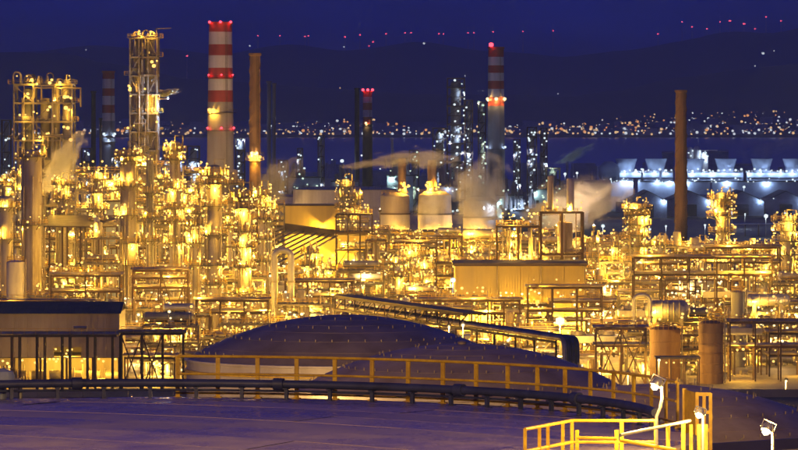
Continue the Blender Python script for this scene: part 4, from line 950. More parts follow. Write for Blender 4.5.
for ri, (d, h0, h1) in enumerate(rows):
    px = -14 + U(0, 8); s = F / d
    while px < 812:
        wpx = U(26, 62) * (1000 / d) ** .5; gap = U(1, 6)
        pc = px + wpx / 2
        if 595 < pc and d > 1330 or (pc > 590 and d > 1170 and random.random() < .5): px += wpx + gap; continue
        if pc > 270 and pc < 595 and d > 1330 and random.random() < .8: px += wpx + gap; continue
        hmax = (GY(d) - max(skyline(pc, d), skyline(px + 2, d), skyline(px + wpx - 2, d))) / s
        h = min(U(h0, h1), hmax)
        if h < 2.6: px += wpx + gap; continue
        x0, x1 = X(px, d), X(px + wpx, d); dep = U(5, 9); yy = d + U(-6, 6)
        ok = is_free(x0, x1, yy, yy + dep)
        if not ok:
            px += 8; continue
        top = HOR + (EYE - h) * F / yy
        pxa, pxb = 399 + x0 * F / yy, 399 + x1 * F / yy
        lm = random.choices(['lamp_gold', 'lamp_warm', 'lamp_flood'], [.72, .2, .08])[0]
        k = random.random()
        lampf = 1.0 if ri > 1 else .7
        if k < .26 or h < 5:
            nl = 1 if h < 5 else (2 if h < 11 else 3)
            lv = [HOR + (EYE - h * (q + 1) / nl) * F / yy for q in range(nl)]
            pipe_rack(unique_label(f'{["", "single", "two", "three"][nl]}{"-level" if nl > 1 else "-tier"} lit pipe rack', pc, ri), pxa, pxb, yy, lv, depth=dep, step=U(4.5, 7), npipe=random.choice((5, 6, 8)), lamps=1.5 * lampf, lm=lm, brace_bays=(random.randint(0, 2),), mst=random.choice(('steel', 'steel', 'steel_light')))
        elif k < .86:
            nl = max(2, round(h / U(2.7, 3.5)))
            steel_frame(unique_label(f'{NUM.get(nl, "many")}-deck lit steel frame of vessels', pc, ri), pxa, pxb, yy, top, nl, depth=dep, lamps=5.5 * lampf, lm=lm, mst=random.choice(('steel', 'steel_light', 'steel_light')))
            if random.random() < .35 and pc < 600:
                pass
        else:
            # air cooler bank on legs
            w = x1 - x0; root = thing('air_cooler', unique_label('lit air cooler bank on legs', pc, ri), 'air cooler', ((x0 + x1) / 2, yy, 0)); occupy(x0, x1, yy, yy + dep)
            g_ = MB()
            for xx in (-w / 2 + .2, 0, w / 2 - .2):
                for y in (.2, dep - .2): g_.box(xx, y, (h - 1.6) / 2, .3, .3, h - 1.6)
            g_.box(0, .2, h * .5, w - .1, .2, .3); g_.box(0, dep - .2, h * .5, w - .1, .2, .3)
            for xx in (-w / 2 + .2, w / 2 - .2): g_.box(xx, dep / 2, h * .5 - .05, .2, dep - .2, .3)
            g_.build('steelwork', 'steel', root)
            MB().box(0, dep / 2, h - .9, w, dep, 1.3).build('tube_bundle', 'insulation', root)
            nf = max(1, int(w / 4))
            for q in range(nf): MB().lathe([(1.6, h - .2), (1.45, h + .5), (1.5, h + .55)], -w / 2 + w * (q + .5) / nf, dep / 2, 16).build('fan_ring', 'shell', root, True)
            gl = MB(); gc = MB()
            for _ in range(int(w * .9)): gl.bulb((U(-w / 2, w / 2), U(-.2, 1.), U(1.8, max(2.2, h - 2))), .28)
            clutter(gc, -w / 2 + .5, w / 2 - .5, .5, dep - .5, 0, min(3, h - 2.2) if h > 3.5 else 1, 14)
            lit(gl, lm, root); stuff(gc.build('piping', 'pipe', root, True))
        px += wpx + gap
for i, (pa_, pb2, d, tp, nl) in enumerate([(76, 124, 1095, 172, 8), (136, 170, 1110, 166, 8), (180, 208, 1115, 172, 8), (222, 243, 1100, 184, 7), (45, 76, 1120, 186, 7), (0, 24, 1085, 186, 7), (262, 284, 1140, 205, 6), (150, 196, 1055, 205, 6), (85, 120, 985, 238, 4), (225, 262, 1020, 225, 5), (596, 630, 1130, 240, 5), (655, 700, 1120, 246, 4), (742, 776, 1130, 250, 4), (690, 716, 1035, 254, 4), (388, 420, 1035, 250, 4), (462, 498, 1050, 242, 4), (600, 632, 1010, 262, 4)]):
    for dd in range(0, 90, 3):
        xa, xb = X(pa_, d + dd), X(pb2, d + dd)
        if is_free(xa, xb, d + dd, d + dd + 6):
            steel_frame(f'{["tall", "slim tall", "narrow tall"][i % 3]} lit gallery frame of {NUM.get(nl, "many")} decks below the {interp_name((pa_ + pb2) / 2)}, {ORD[i]} gallery', pa_, pb2, d + dd, tp, nl, depth=6, lamps=5, mst='steel_light', name='gallery_unit'); break
# extra slim columns sprinkled through the infill
kk = 0
for px, d, tp in [(83, 1150, 168), (112, 1100, 178), (160, 1090, 172), (188, 1075, 186), (204, 1100, 176), (230, 1060, 196), (20, 1080, 170), (8, 1100, 175), (268, 1080, 202), (137, 1170, 160), (310, 1010, 246), (322, 1015, 262), (398, 1010, 256), (410, 1015, 250), (425, 1015, 262), (476, 1030, 246), (510, 1075, 230), (592, 1080, 236), (660, 1080, 238), (700, 1070, 240), (745, 1065, 246), (765, 1090, 244)]:
    s = d / F; wpx = U(6, 9); r = wpx * s / 2; x = X(px, d)
    for dd in range(0, 60, 4):
        if is_free(x - r - 1.5, x + r + 1.5, d + dd - r - 1.5, d + dd + r + 1.5):
            d2 = d + dd; column(f'slim lit column rising before the {interp_name(px)}, {["left of", "right of"][0] if 0 else "with"} {NUM[2 + kk % 4]} ring platforms', px, d2, wpx, tp, [tp + 4 + q * U(11, 16) for q in range(2 + kk % 4)], lamps=6, m_=random.choice(('shell', 'shell_grey', 'insulation'))); kk += 1
            break
# ------------------------------------------------------------------ distant cold-lit units
def cold_tower(label, px, d, wpx, top_py, nl, m_='lamp_cold', n_l=26):
    s = d / F; w = wpx * s; h = Z(top_py, d); x = X(px, d)
    root = thing('lattice_tower', label, 'tower', (x, d, 0)); g_ = MB()
    for sx in (-.5, .5):
        for sy in (0, 1): g_.box(sx * w, sy * w, h / 2, .5, .5, h)
    for k in range(1, nl + 1):
        z = h * k / nl
        for y in (0, w): g_.box(0, y, z - .2, w, .4, .4)
        for sx in (-.5, .5): g_.box(sx * w, w / 2, z - .2, .4, w, .4)
        g_.bar((-w / 2, 0, h * (k - 1) / nl), (w / 2, 0, z), .3)
    g_.build('steelwork', 'steel', root)
    MB().lathe([(w * .3, 0), (w * .3, h - 2), (w * .1, h - .6)], 0, w / 2, 14).build('vessel', 'shell_grey', root, True)
    for k in range(1, nl + 1, 2): MB().box(0, w / 2, h * k / nl + .06, w + 1.2, w + 1.2, .14).build('deck', 'deck', root)
    gl = MB()
    for _ in range(n_l): gl.bulb((U(-w / 2, w / 2), U(-.8, 0), h * (U(.12, 1) ** .8)), U(.30, .62))
    lit(gl, m_, root); return root
cold_tower('dark lattice tower dotted with cold lamps beside the grey-shafted chimney', 456, 1980, 17, 78, 16, n_l=30)
cold_tower('lower dark annex tower at the foot of the dark lattice tower', 440, 1990, 14, 128, 9, n_l=18)
cold_tower('short dark tower between lattice tower and grey-shafted chimney', 469, 2010, 7, 100, 12, n_l=14)
cold_tower('thin dark tower close beside the grey-shafted chimney', 482, 2030, 7, 102, 12, 'lamp_green', n_l=18)
cold_tower('slim cold-lit tower right behind the grey-shafted chimney', 517, 2050, 6, 139, 8, n_l=14)['label'] = 'slim cold-lit tower just beyond the grey-shafted chimney'
cold_tower('cold-lit tower of paired legs before the bay', 532, 2060, 9, 127, 10, n_l=22)
cold_tower('dark narrow tower beside the paired-leg tower', 544, 2080, 6, 128, 10, n_l=8)
cold_tower('low greenish-lit tower at the root of the pale vapour', 553, 2010, 14, 168, 5, 'lamp_green', n_l=22)
cold_tower('slender lit tower before the far town cluster', 300, 2120, 5, 148, 8, n_l=8)
cold_tower('dark tower before the far town between twin stack and dark stack', 321, 2120, 6, 135, 8, n_l=8)
cold_tower('low cold-lit tower under the twin stack', 283, 2060, 9, 160, 6, n_l=12)
cold_tower('cold-lit tower below the broad striped chimney flank', 240, 1880, 9, 138, 8, n_l=16)
cold_tower('cold-lit low tower between slender column and broad striped chimney', 193, 1900, 12, 146, 7, n_l=18)
cold_tower('cold-lit low tower between slim striped chimney and lattice reactor tower', 86, 1930, 9, 148, 6, n_l=14)
cold_tower('bluish lit low tower at the foot of the slim striped chimney', 118, 1980, 12, 156, 6, n_l=14)
cold_tower('greenish-lit low tower beside the pale vent stack', 414, 2040, 9, 150, 6, 'lamp_green', n_l=12)
cold_tower('cold-lit tower by the picture edge behind the lattice reactor tower', 6, 1900, 9, 120, 7, n_l=14)
# distant low blocks
kk = 0
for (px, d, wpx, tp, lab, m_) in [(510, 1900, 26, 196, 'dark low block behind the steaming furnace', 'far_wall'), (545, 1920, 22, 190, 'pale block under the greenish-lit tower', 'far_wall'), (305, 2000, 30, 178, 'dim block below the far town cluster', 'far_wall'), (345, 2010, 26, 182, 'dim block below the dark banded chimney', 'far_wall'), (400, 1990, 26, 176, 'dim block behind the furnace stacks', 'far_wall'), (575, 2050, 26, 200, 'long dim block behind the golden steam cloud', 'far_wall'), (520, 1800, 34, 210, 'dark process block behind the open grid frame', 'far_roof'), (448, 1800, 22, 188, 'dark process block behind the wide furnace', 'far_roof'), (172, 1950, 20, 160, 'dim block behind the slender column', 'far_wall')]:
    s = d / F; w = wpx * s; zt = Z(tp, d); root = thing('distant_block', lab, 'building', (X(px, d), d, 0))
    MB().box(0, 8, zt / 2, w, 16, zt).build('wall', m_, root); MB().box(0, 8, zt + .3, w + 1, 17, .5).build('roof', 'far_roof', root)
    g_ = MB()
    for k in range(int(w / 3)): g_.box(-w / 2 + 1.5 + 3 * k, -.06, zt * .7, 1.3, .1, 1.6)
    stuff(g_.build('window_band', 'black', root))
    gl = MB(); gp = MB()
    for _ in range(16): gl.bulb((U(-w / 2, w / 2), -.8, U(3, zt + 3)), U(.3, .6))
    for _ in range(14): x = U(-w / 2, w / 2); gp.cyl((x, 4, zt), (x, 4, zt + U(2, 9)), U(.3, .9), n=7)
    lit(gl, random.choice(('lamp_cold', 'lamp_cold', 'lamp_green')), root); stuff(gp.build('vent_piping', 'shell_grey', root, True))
# cooling towers
d = 2400; s = d / F
def cooling(label, px, wpx=22, top=159, d=2400):
    s = d / F; w = wpx * s; root = thing('cooling_tower', label, 'cooling tower', (X(px, d), d, 0)); zt = Z(top, d); zb = Z(173, d)
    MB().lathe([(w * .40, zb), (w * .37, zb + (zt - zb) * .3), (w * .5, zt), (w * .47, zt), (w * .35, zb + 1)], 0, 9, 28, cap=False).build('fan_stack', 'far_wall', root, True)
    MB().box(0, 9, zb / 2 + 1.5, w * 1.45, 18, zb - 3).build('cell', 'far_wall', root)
    g_ = MB()
    for k in range(7): g_.box(0, -.12, 4 + k * 2., w * 1.40, .2, .5)
    stuff(g_.build('louvre', 'far_roof', root))
    q = MB(); railing(q, [(-w * .72, 0, zb), (w * .72, 0, zb), (w * .72, 18, zb), (-w * .72, 18, zb)], closed=True, t=.12); q.build('railing', 'shell_grey', root)
    gl = MB()
    for k in range(6): gl.bulb((-w * .65 + w * 1.3 * k / 5, -1., zb + U(.8, 2.2)), U(.45, .75))
    lit(gl, 'lamp_cold', root, 2, 5.); return root
for px, lab in [(627, 'cooling tower cell nearest the pale sphere'), (657, 'cooling tower cell just before the brown straked stack'), (695, 'cooling tower cell just past the brown straked stack'), (727, 'cooling tower cell above the round-headed column'), (763, 'cooling tower cell second from the picture edge'), (795, 'cooling tower cell cut by the picture edge')]: cooling(lab, px)
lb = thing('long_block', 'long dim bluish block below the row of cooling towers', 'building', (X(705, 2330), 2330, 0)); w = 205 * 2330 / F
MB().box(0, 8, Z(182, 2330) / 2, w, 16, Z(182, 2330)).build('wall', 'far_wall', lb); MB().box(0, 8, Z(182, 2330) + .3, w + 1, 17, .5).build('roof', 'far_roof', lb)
gl = MB()
for k in range(46): gl.bulb((U(-w / 2, w / 2), -1, Z(181, 2330) + U(-.8, 1.5)), U(.3, .65))
lit(gl, 'lamp_cold', lb, 5, 7.)
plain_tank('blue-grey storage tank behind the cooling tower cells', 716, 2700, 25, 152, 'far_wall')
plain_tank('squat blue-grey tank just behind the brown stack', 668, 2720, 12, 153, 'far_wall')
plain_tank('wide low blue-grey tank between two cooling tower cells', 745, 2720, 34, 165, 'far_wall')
sp = thing('gas_sphere', 'pale blue gas sphere at the row end of the cooling towers', 'sphere', (X(609, 2380), 2380, 0)); rs = 11 * 2380 / F; zc = Z(172, 2380)
g_ = MB(); g_.lathe([(max(.05, rs * math.sin(math.pi * k / 14)), zc - rs * math.cos(math.pi * k / 14)) for k in range(15)], n=28); g_.build('shell', 'far_wall', sp, True)
for k in range(8): MB().cyl((rs * .9 * math.cos(k * .785), rs * .9 * math.sin(k * .785), 0), (rs * .9 * math.cos(k * .785), rs * .9 * math.sin(k * .785), zc), .4, n=8).build('leg', 'far_wall', sp)
tw = thing('washing_tower', 'white brightly lit twin-topped tower behind the blue-grey tank', 'tower', (X(695, 2650), 2650, 0)); s = 2650 / F
for px, tp in ((690, 147), (697, 146), (704, 152)): MB().lathe([(2.6, 0), (2.6, Z(tp, 2650) - 2), (1., Z(tp, 2650))], X(px, 2650) - tw.location.x, 0, 14).build('vessel', 'white_paint', tw, True)
gl = MB()
for _ in range(14): gl.bulb((U(-6, 8), -4, Z(U(148, 168), 2650)), .55)
lit(gl, 'lamp_cold', tw)
MB().box(X(709, 2640) - X(695, 2650), 0, Z(150, 2640) - .3, 11, 6, .6).bar((6, 0, 0), (6, 0, Z(150, 2640)), .8).build('gallery', 'white_paint', tw)
# gabled sheds
for k, (px, wpx, d) in enumerate([(648, 38, 2150), (690, 46, 2180), (742, 44, 2200), (786, 42, 2210)]):
    w = wpx * d / F; ze, zr = Z(201, d), Z(191.5, d)
    root = thing('gabled_shed', ['gabled dark shed beside the square platform column', 'gabled dark shed behind the brown stack', 'gabled dark shed beyond the round-headed column', 'gabled dark shed at the picture edge'][k], 'shed', (X(px, d), d, 0))
    g_ = MB(); i = 0; g_.v = [(-w / 2, 0, 0), (w / 2, 0, 0), (w / 2, 0, ze), (0, 0, zr), (-w / 2, 0, ze)] + [(-w / 2, 40, 0), (w / 2, 40, 0), (w / 2, 40, ze), (0, 40, zr), (-w / 2, 40, ze)]
    g_.f = [(0, 1, 2, 3, 4), (9, 8, 7, 6, 5), (1, 6, 7, 2), (5, 0, 4, 9)]; g_.build('wall', 'far_wall', root)
    g_ = MB()
    for sx in (-1, 1): 
        a0, a1 = Vector((sx * (w / 2 + .6), -.6, ze - .1)), Vector((0, -.6, zr + .35)); g_.quad(a0, a1, a1 + Vector((0, 41, 0)), a0 + Vector((0, 41, 0))); g_.quad(a0 - Vector((0, 0, .3)), a1 - Vector((0, 0, .3)), a1, a0)
    g_.build('roof', 'far_roof', root)
    MB().box(0, -.08, ze * .4, w * .3, .12, ze * .75).build('door', 'far_roof', root)
    g_ = MB().bulb((w * .42, -1, ze + .4), .6).bulb((-w * .3, -1, ze + 1.2), .35); lit(g_, 'lamp_cold', root)
# lit yard road behind the round-headed column with white yard lamps
yd = MB().quad((X(600, 1700), 1700, .03), (X(830, 1700), 1700, .03), (X(830, 2120), 2120, .03), (X(600, 2120), 2120, .03)); tag(yd.build('yard', 'concrete'), kind='structure')
for k, (px, py, d, sz, m_) in enumerate([(766, 216, 1800, .95, 'lamp_cold'), (705, 225, 1750, .5, 'lamp_cold'), (745, 214, 1950, .4, 'lamp_cold'), (666, 226, 1740, .45, 'lamp_cold'), (650, 229, 1760, .5, 'lamp_cold'), (690, 240, 1680, .35, 'lamp_cold'), (603, 226, 1800, .8, 'lamp_cold'), (597, 192, 2150, .7, 'lamp_warm'), (565, 174, 2200, .8, 'lamp_cold'), (577, 173, 2220, .7, 'lamp_cold'), (621, 233, 1700, .5, 'lamp_cold'), (744, 187, 2260, .8, 'lamp_cold'), (732, 212, 1920, .4, 'lamp_cold'), (785, 213, 1980, .5, 'lamp_cold'), (342, 161, 2150, 1.0, 'lamp_cold')]):
    lamp_post(f'{"bright" if sz > .6 else "small"} white yard lamp post, {ORD[k]} of the cold lamps, near the {interp_name(px)}', px, py, d, m_, sz, group='cold yard lamps')
yw = thing('loading_roof', 'long pale loading roof under a white yard lamp', 'roof', (X(752, 1820), 1820, 0)); w = 70 * 1820 / F
MB().box(0, 6, Z(224, 1820), w, 12, .5).build('roof', 'far_wall', yw)
for k in range(6): MB().box(-w / 2 + .5 + (w - 1) * k / 5, .5, Z(224, 1820) / 2, .4, .4, Z(224, 1820) - .5).build('post', 'steel', yw)
# vapour jet beside the tallest tower is in the steam section; distant jetty lights
jl = MB()
for k in range(60): px = U(-5, 600); d = U(2300, 3000); jl.bulb((X(px, d), d, U(5, 26)), U(.4, .8))
tag(jl.build('jetty_lighting', 'lamp_cold'), 'scattered cold lamps of the distant waterfront units', 'lights', kind='stuff')
g_ = MB()
for k in range(150):
    px = U(-10, 800); d = U(2200, 3000); h = U(6, 20) if px < 600 else U(4, 9); g_.box(X(px, d), d, h / 2, U(5, 22), U(6, 20), h)
    if random.random() < .4: g_.cyl((X(px, d), d, 0), (X(px, d), d, h + U(3, 14)), U(.5, 1.6), n=8)
tag(g_.build('waterfront_works', 'far_wall'), 'low dim waterfront works before the bay', 'works', kind='stuff')

# ------------------------------------------------------------------ domed tanks
def dome_tank(label, px, d, rim_py, r, rise, wall_m='tank_wall', n=72):
    zr = Z(rim_py, d); root = thing('domed_tank', label, 'tank', (X(px, d), d, 0))
    MB().lathe([(r, 0), (r, zr)], n=n, cap=False).build('wall', wall_m, root, True)
    Rs = (r * r + rise * rise) / (2 * rise); prof = []
    def dz(q): return zr + math.sqrt(Rs * Rs - q * q) - (Rs - rise)
    rings = [1.0, .86, .72, .58, .44, .30, .16, .01]
    dm = thing_child('roof', root)
    for a, b_ in zip(rings, rings[1:]):
        pr = [(r * a, dz(r * a) - .02), (r * a, dz(r * a) + .016)] + [(r * (a + (b_ - a) * k / 4), dz(r * (a + (b_ - a) * k / 4)) + .016 * (1 - k / 4)) for k in range(1, 5)]
        MB().lathe(pr, n=n, cap=False).build('roof_ring', 'dome', dm, True)
    st = MB()
    for k, (f_, c) in enumerate(((.92, 60), (.72, 44), (.5, 30), (.28, 18))):
        for q in range(c): a = 2 * math.pi * (q + .3 * k) / c; st.box(r * f_ * math.cos(a), r * f_ * math.sin(a), dz(r * f_) + .16, .12, .12, .32)
    stuff(st.build('anchor_stud', 'dome', dm))
    MB().lathe([(r - .02, zr - .25), (r + .3, zr - .2), (r + .3, zr + .08), (r - .02, zr + .12)], n=n, cap=False).build('rim', wall_m, root, True)
    for k in range(4): z = zr - 1.4 - k * 2.0; MB().lathe([(r, z - .14), (r + .32, z - .1), (r + .32, z + .1), (r, z + .14)], n=n, cap=False).build('wind_girder', 'yellow' if k == 0 else wall_m, root, True)
    MB().lathe([(.5, dz(0) - .1), (.5, dz(0) + .2), (.6, dz(0) + .25), (.1, dz(0) + .4)], n=16).build('roof_vent', 'dome', root, True)
    # stair winding up the wall
    ss = MB()
    for k in range(46): a = R(200 + k * 2.); z = zr * (k + 1) / 46; ss.box((r + .5) * math.cos(a), (r + .5) * math.sin(a), z - .1, .8, .35, .06, a)
    pts = [((r + .9) * math.cos(R(200 + k * 2.)), (r + .9) * math.sin(R(200 + k * 2.)), zr * (k + 1) / 46 + 1) for k in range(46)]; ss.tube(pts, .05, 5)
    ss.build('spiral_stairs', 'steel_light', root); return root
def thing_child(name, parent):
    o_ = bpy.data.objects.new(name, None); col.objects.link(o_); o_.parent = parent; return o_
dome_tank('broad dark-domed tank with pale banded wall behind the yellow railing', 345, 585, 358, 20.9, 5.7)
dome_tank('middle dark-domed tank half hid by the rim railing', 462, 520, 389, 19.4, 5.3)
dome_tank('nearest dark-domed tank beyond the gooseneck lamp', 658, 455, 434, 20.0, 5.1)
# low dyke wall at the plant's front edge
dk = thing('dyke_wall', 'low concrete dyke wall along the front of the plant', 'wall', (0, 786, 0))
for k in range(30): MB().box(-116 + 8 * k, 0, .7, 7.94, .4, 1.4).build('wall_panel', 'concrete', dk)

# ------------------------------------------------------------------ near tank, its railing and ring pipe
NX_, NY_, NR, NZ = -6.6, 102.6, 13.4, 42.6
nt_ = thing('near_tank', 'large low tank roof of purple-grey lapped plates', 'tank', (NX_, NY_, 24.6)); H0 = NZ - 24.6
MB().lathe([(NR, 0), (NR, H0 - .02)], n=96, cap=False).build('wall', 'tank_wall', nt_, True)
MB().lathe([(NR - .02, H0 - .22), (NR + .12, H0 - .2), (NR + .12, H0 + .02), (NR - .08, H0 + .03)], n=96, cap=False).build('rim_angle', 'tank_wall', nt_, True)
rfo = thing_child('roof', nt_)
def roof_h(x, y): return H0 - .03 + .30 * (1 - (x * x + y * y) / (NR * NR))
ang = R(-31); cu, su = math.cos(ang), math.sin(ang); PW = 2.3
k0 = -int(NR / PW) - 1
for k in range(k0, -k0 + 1):
    va, vb = max(-NR, k * PW), min(NR, (k + 1) * PW)
    if vb - va < .05: continue
    off_ = (k % 2) * 3.2
    cuts = [-NR] + [q for q in [(-3 + j) * 6.4 + off_ for j in range(7)] if -NR < q < NR] + [NR]
    for ua, ub in zip(cuts, cuts[1:]):
        g_ = MB(); nu, nv = 8, 3; idx = {}; okp = False
        lift = .004 * (hash((k, int(ua * 10))) % 5)
        for i in range(nu + 1):
            u = ua + .003 + (ub - ua - .006) * i / nu
            for j in range(nv + 1):
                v = va + (vb - va) * j / nv
                uu = max(-math.sqrt(max(0, (NR - .05) ** 2 - v * v)), min(math.sqrt(max(0, (NR - .05) ** 2 - v * v)), u))
                if abs(v) >= NR - .05: vv = math.copysign(NR - .06, v); uu = 0 if abs(v) >= NR - .05 else uu
                else: vv = v
                x, y = uu * cu - vv * su, uu * su + vv * cu
                # each plate laps over the next one: raised edge on the far side
                g_.v.append((x, y, roof_h(x, y) + .004 + lift + .045 * (j / nv)))
        for i in range(nu):
            for j in range(nv): a = i * (nv + 1) + j; g_.f.append((a, a + nv + 1, a + nv + 2, a + 1))
        # lap edge
        b0 = len(g_.v)
        for i in range(nu + 1): q = g_.v[i * (nv + 1) + nv]; g_.v.append((q[0], q[1], q[2] - .06))
        for i in range(nu): g_.f.append((i * (nv + 1) + nv, (i + 1) * (nv + 1) + nv, b0 + i + 1, b0 + i))
        xs_ = [q[0] for q in g_.v]; ys_ = [q[1] for q in g_.v]
        if max(xs_) - min(xs_) < .3 and max(ys_) - min(ys_) < .3: continue
        g_.build('roof_plate', 'roof_plate', rfo)
for k in range(k0 + 1, -k0 + 1):
    v = k * PW
    if abs(v) > NR - .4: continue
    ul = math.sqrt((NR - .2) ** 2 - v * v); pts = []
    for i in range(31):
        u = -ul + 2 * ul * i / 30; x, y = u * cu - v * su, u * su + v * cu; pts.append((x, y, roof_h(x, y) + .046))
    MB().tube(pts, .011, 6).build('weld_bead', 'weld', rfo, True)
def rim(th, r, z): return (r * math.cos(R(th)), r * math.sin(R(th)), z)
# yellow rim railing
rl = thing('rim_railing', 'yellow guard railing curving round the near tank rim', 'railing', (NX_, NY_, NZ))
ths = [86.5 - 4.55 * k for k in range(18)]
for th in ths:
    g_ = MB(); a = R(th); g_.box((NR - .05) * math.cos(a), (NR - .05) * math.sin(a), .55, .05, .11, 1.1, a); g_.build('post', 'yellow', rl)
    MB().box((NR - .05) * math.cos(a), (NR - .05) * math.sin(a), .03, .16, .2, .04, a).build('foot_plate', 'yellow', rl)
fine = [86.5 - (86.5 - ths[-1]) * k / 70 for k in range(71)]
for hh, rr_ in ((1.1, .038), (.64, .032), (.14, .03)):
    MB().tube([rim(t, NR - .08, hh) for t in fine], rr_, 8).build('rail', 'yellow', rl, True)
# blue ring pipe on stub supports
rp = thing('ring_pipe', 'dark blue foam pipe on stub supports round the near tank rim', 'pipe', (NX_, NY_, NZ))
MB().tube([rim(t, NR - .75, .44) for t in range(135, 4, -2)], .105, 12).build('pipe', 'blue_paint', rp, True)
MB().tube([rim(t, NR - .62, .25) for t in range(135, 4, -2)], .03, 8).build('tracer_pipe', 'blue_paint', rp, True)
for k in range(24):
    th = 133 - 5.45 * k; a = R(th); r_ = NR - .75
    g_ = MB().box(r_ * math.cos(a), r_ * math.sin(a), .17, .09, .09, .34, a); g_.box(r_ * math.cos(a), r_ * math.sin(a), .325, .26, .12, .03, a); g_.box(r_ * math.cos(a), r_ * math.sin(a), .035, .2, .2, .03, a); g_.build('support', 'blue_paint', rp)
for th in (120, 98, 74, 50, 30): a = R(th); p0 = Vector(rim(th + .6, NR - .75, .44)); p1 = Vector(rim(th - .6, NR - .75, .44)); MB().cyl(p0, p1, .155, n=14).build('flange', 'blue_paint', rp, True)
# foam chamber at the picture edge
fc = thing('foam_chamber', 'pale blue foam chamber by the ring pipe at the picture edge', 'foam chamber', (X(4, 115.6), 115.2, NZ))
MB().lathe([(.10, 0), (.10, .30), (.30, .36), (.32, .62), (.27, .74), (.12, .80), (.02, .82)], n=18).build('drum', 'far_wall', fc, True)
MB().tube([(.2, 0, .5), (.42, 0, .52), (.46, 0, .3), (.46, 0, .0)], .06, 10).build('spout', 'pole_white', fc, True)
# yellow stair-head platform
pf = thing('stair_platform', 'bright yellow railed stair platform jutting from the near tank', 'platform', (0, 0, 0)); o = Vector((X(600, 96), 96, 42.33)); pf.location = o
def L_(px, py, d): return P(px, py, d) - o
MB().box(L_(600, 0, 96).x, -.4, -.03, X(690, 96) - X(524, 96) + .1, 3.2, .06).build('deck', 'deck', pf)
MB().box(L_(600, 0, 96).x, 0, -.1, X(690, 96) - X(524, 96), .1, .14).build('deck_beam', 'yellow', pf)
for xk in (-.8, 1.0): MB().box(xk, -.5, (-17.6) / 2, .16, .16, 17.5).build('leg', 'steel', pf)
tops = [(525, 429.5, 93.4), (572, 420.5, 96.0), (656, 421, 96.0)]
def zt_(p): return L_(*p)
pa, pb_, pc_ = [L_(*t) for t in tops]
h_ = pb_.z
pa = Vector((pa.x, pa.y, h_)); pc_ = Vector((pc_.x, pc_.y, h_))
for f_ in (1., .56):
    for q0, q1 in ((pa, pb_), (pb_, pc_)): MB().cyl((q0.x, q0.y, q0.z * f_), (q1.x, q1.y, q1.z * f_), .035, n=8).build('rail', 'yellow', pf, True)
for t in (0, .3, .48, .8, 1.): q = pa + (pb_ - pa) * t; MB().box(q.x, q.y, h_ / 2, .075, .06, h_).build('post', 'yellow', pf)
for t in (.06, .53, .59, 1.): q = pb_ + (pc_ - pb_) * t; MB().box(q.x, q.y, h_ / 2, .085, .06, h_ if t != .06 and t != .53 else h_ * .62).build('post', 'yellow', pf)
# second nearer handrail rising to the gate
e0, e1 = L_(620, 435, 93.2), L_(690, 420.5, 96.6)
MB().cyl(e0, e1, .035, n=8).build('handrail', 'pole_white', pf, True)
for t in (.68, .9): q = e0 + (e1 - e0) * t; MB().box(q.x, q.y, q.z / 2 - .2, .085, .06, q.z + .4).build('post', 'yellow', pf)
q0, q1 = L_(577, 437.5, 95.2), L_(617, 438.5, 95.2); MB().cyl(q0, q1, .035, n=8).build('rail', 'yellow', pf, True)
q1, q2 = L_(620, 440, 95.2), L_(676, 450, 94.6); MB().cyl(q1, q2, .04, n=8).build('rail', 'yellow', pf, True)
# yellow gate cage
gt = thing('gate_cage', 'yellow panelled safety gate cage beside the gooseneck lamp', 'gate', (X(697, 103), 103, 42.0)); o = gt.location.copy()
a, b_ = P(684, 389, 103.3) - o, P(697, 393, 102.2) - o
MB().quad((a.x, a.y, a.z), (b_.x, b_.y, b_.z), (b_.x, b_.y, .2), (a.x, a.y, .2)).quad((a.x, a.y + .05, .2), (b_.x, b_.y + .05, .2), (b_.x, b_.y + .05, b_.z), (a.x, a.y + .05, a.z)).build('panel', 'yellow', gt)
for px, py, d in ((684, 388, 103.3), (697, 392, 102.2), (704, 393, 102.2), (710.5, 393, 102.2)): q = P(px, py, d) - o; MB().box(q.x, q.y, q.z / 2 - .3, .075, .075, q.z + .6).build('post', 'yellow', gt)
for py in (394, 412, 430):
    q0, q1 = P(697, py, 102.2) - o, P(711, py, 102.2) - o; MB().bar(q0, q1, .06, .08).build('rail', 'yellow', gt)
for (px, d) in ((691, 98.5), (699, 97.5), (706, 98.0)):
    q = P(px, 424, d) - o; MB().box(q.x, q.y, q.z / 2 - .4, .08, .06, q.z + .8).build('stanchion', 'yellow', gt)
MB().box(.0, -3, -.4, 1.2, 6, .08).build('step_deck', 'deck', gt)
MB().box(0, -.4, -9.1, .18, .18, 17.3).build('leg', 'steel', gt)

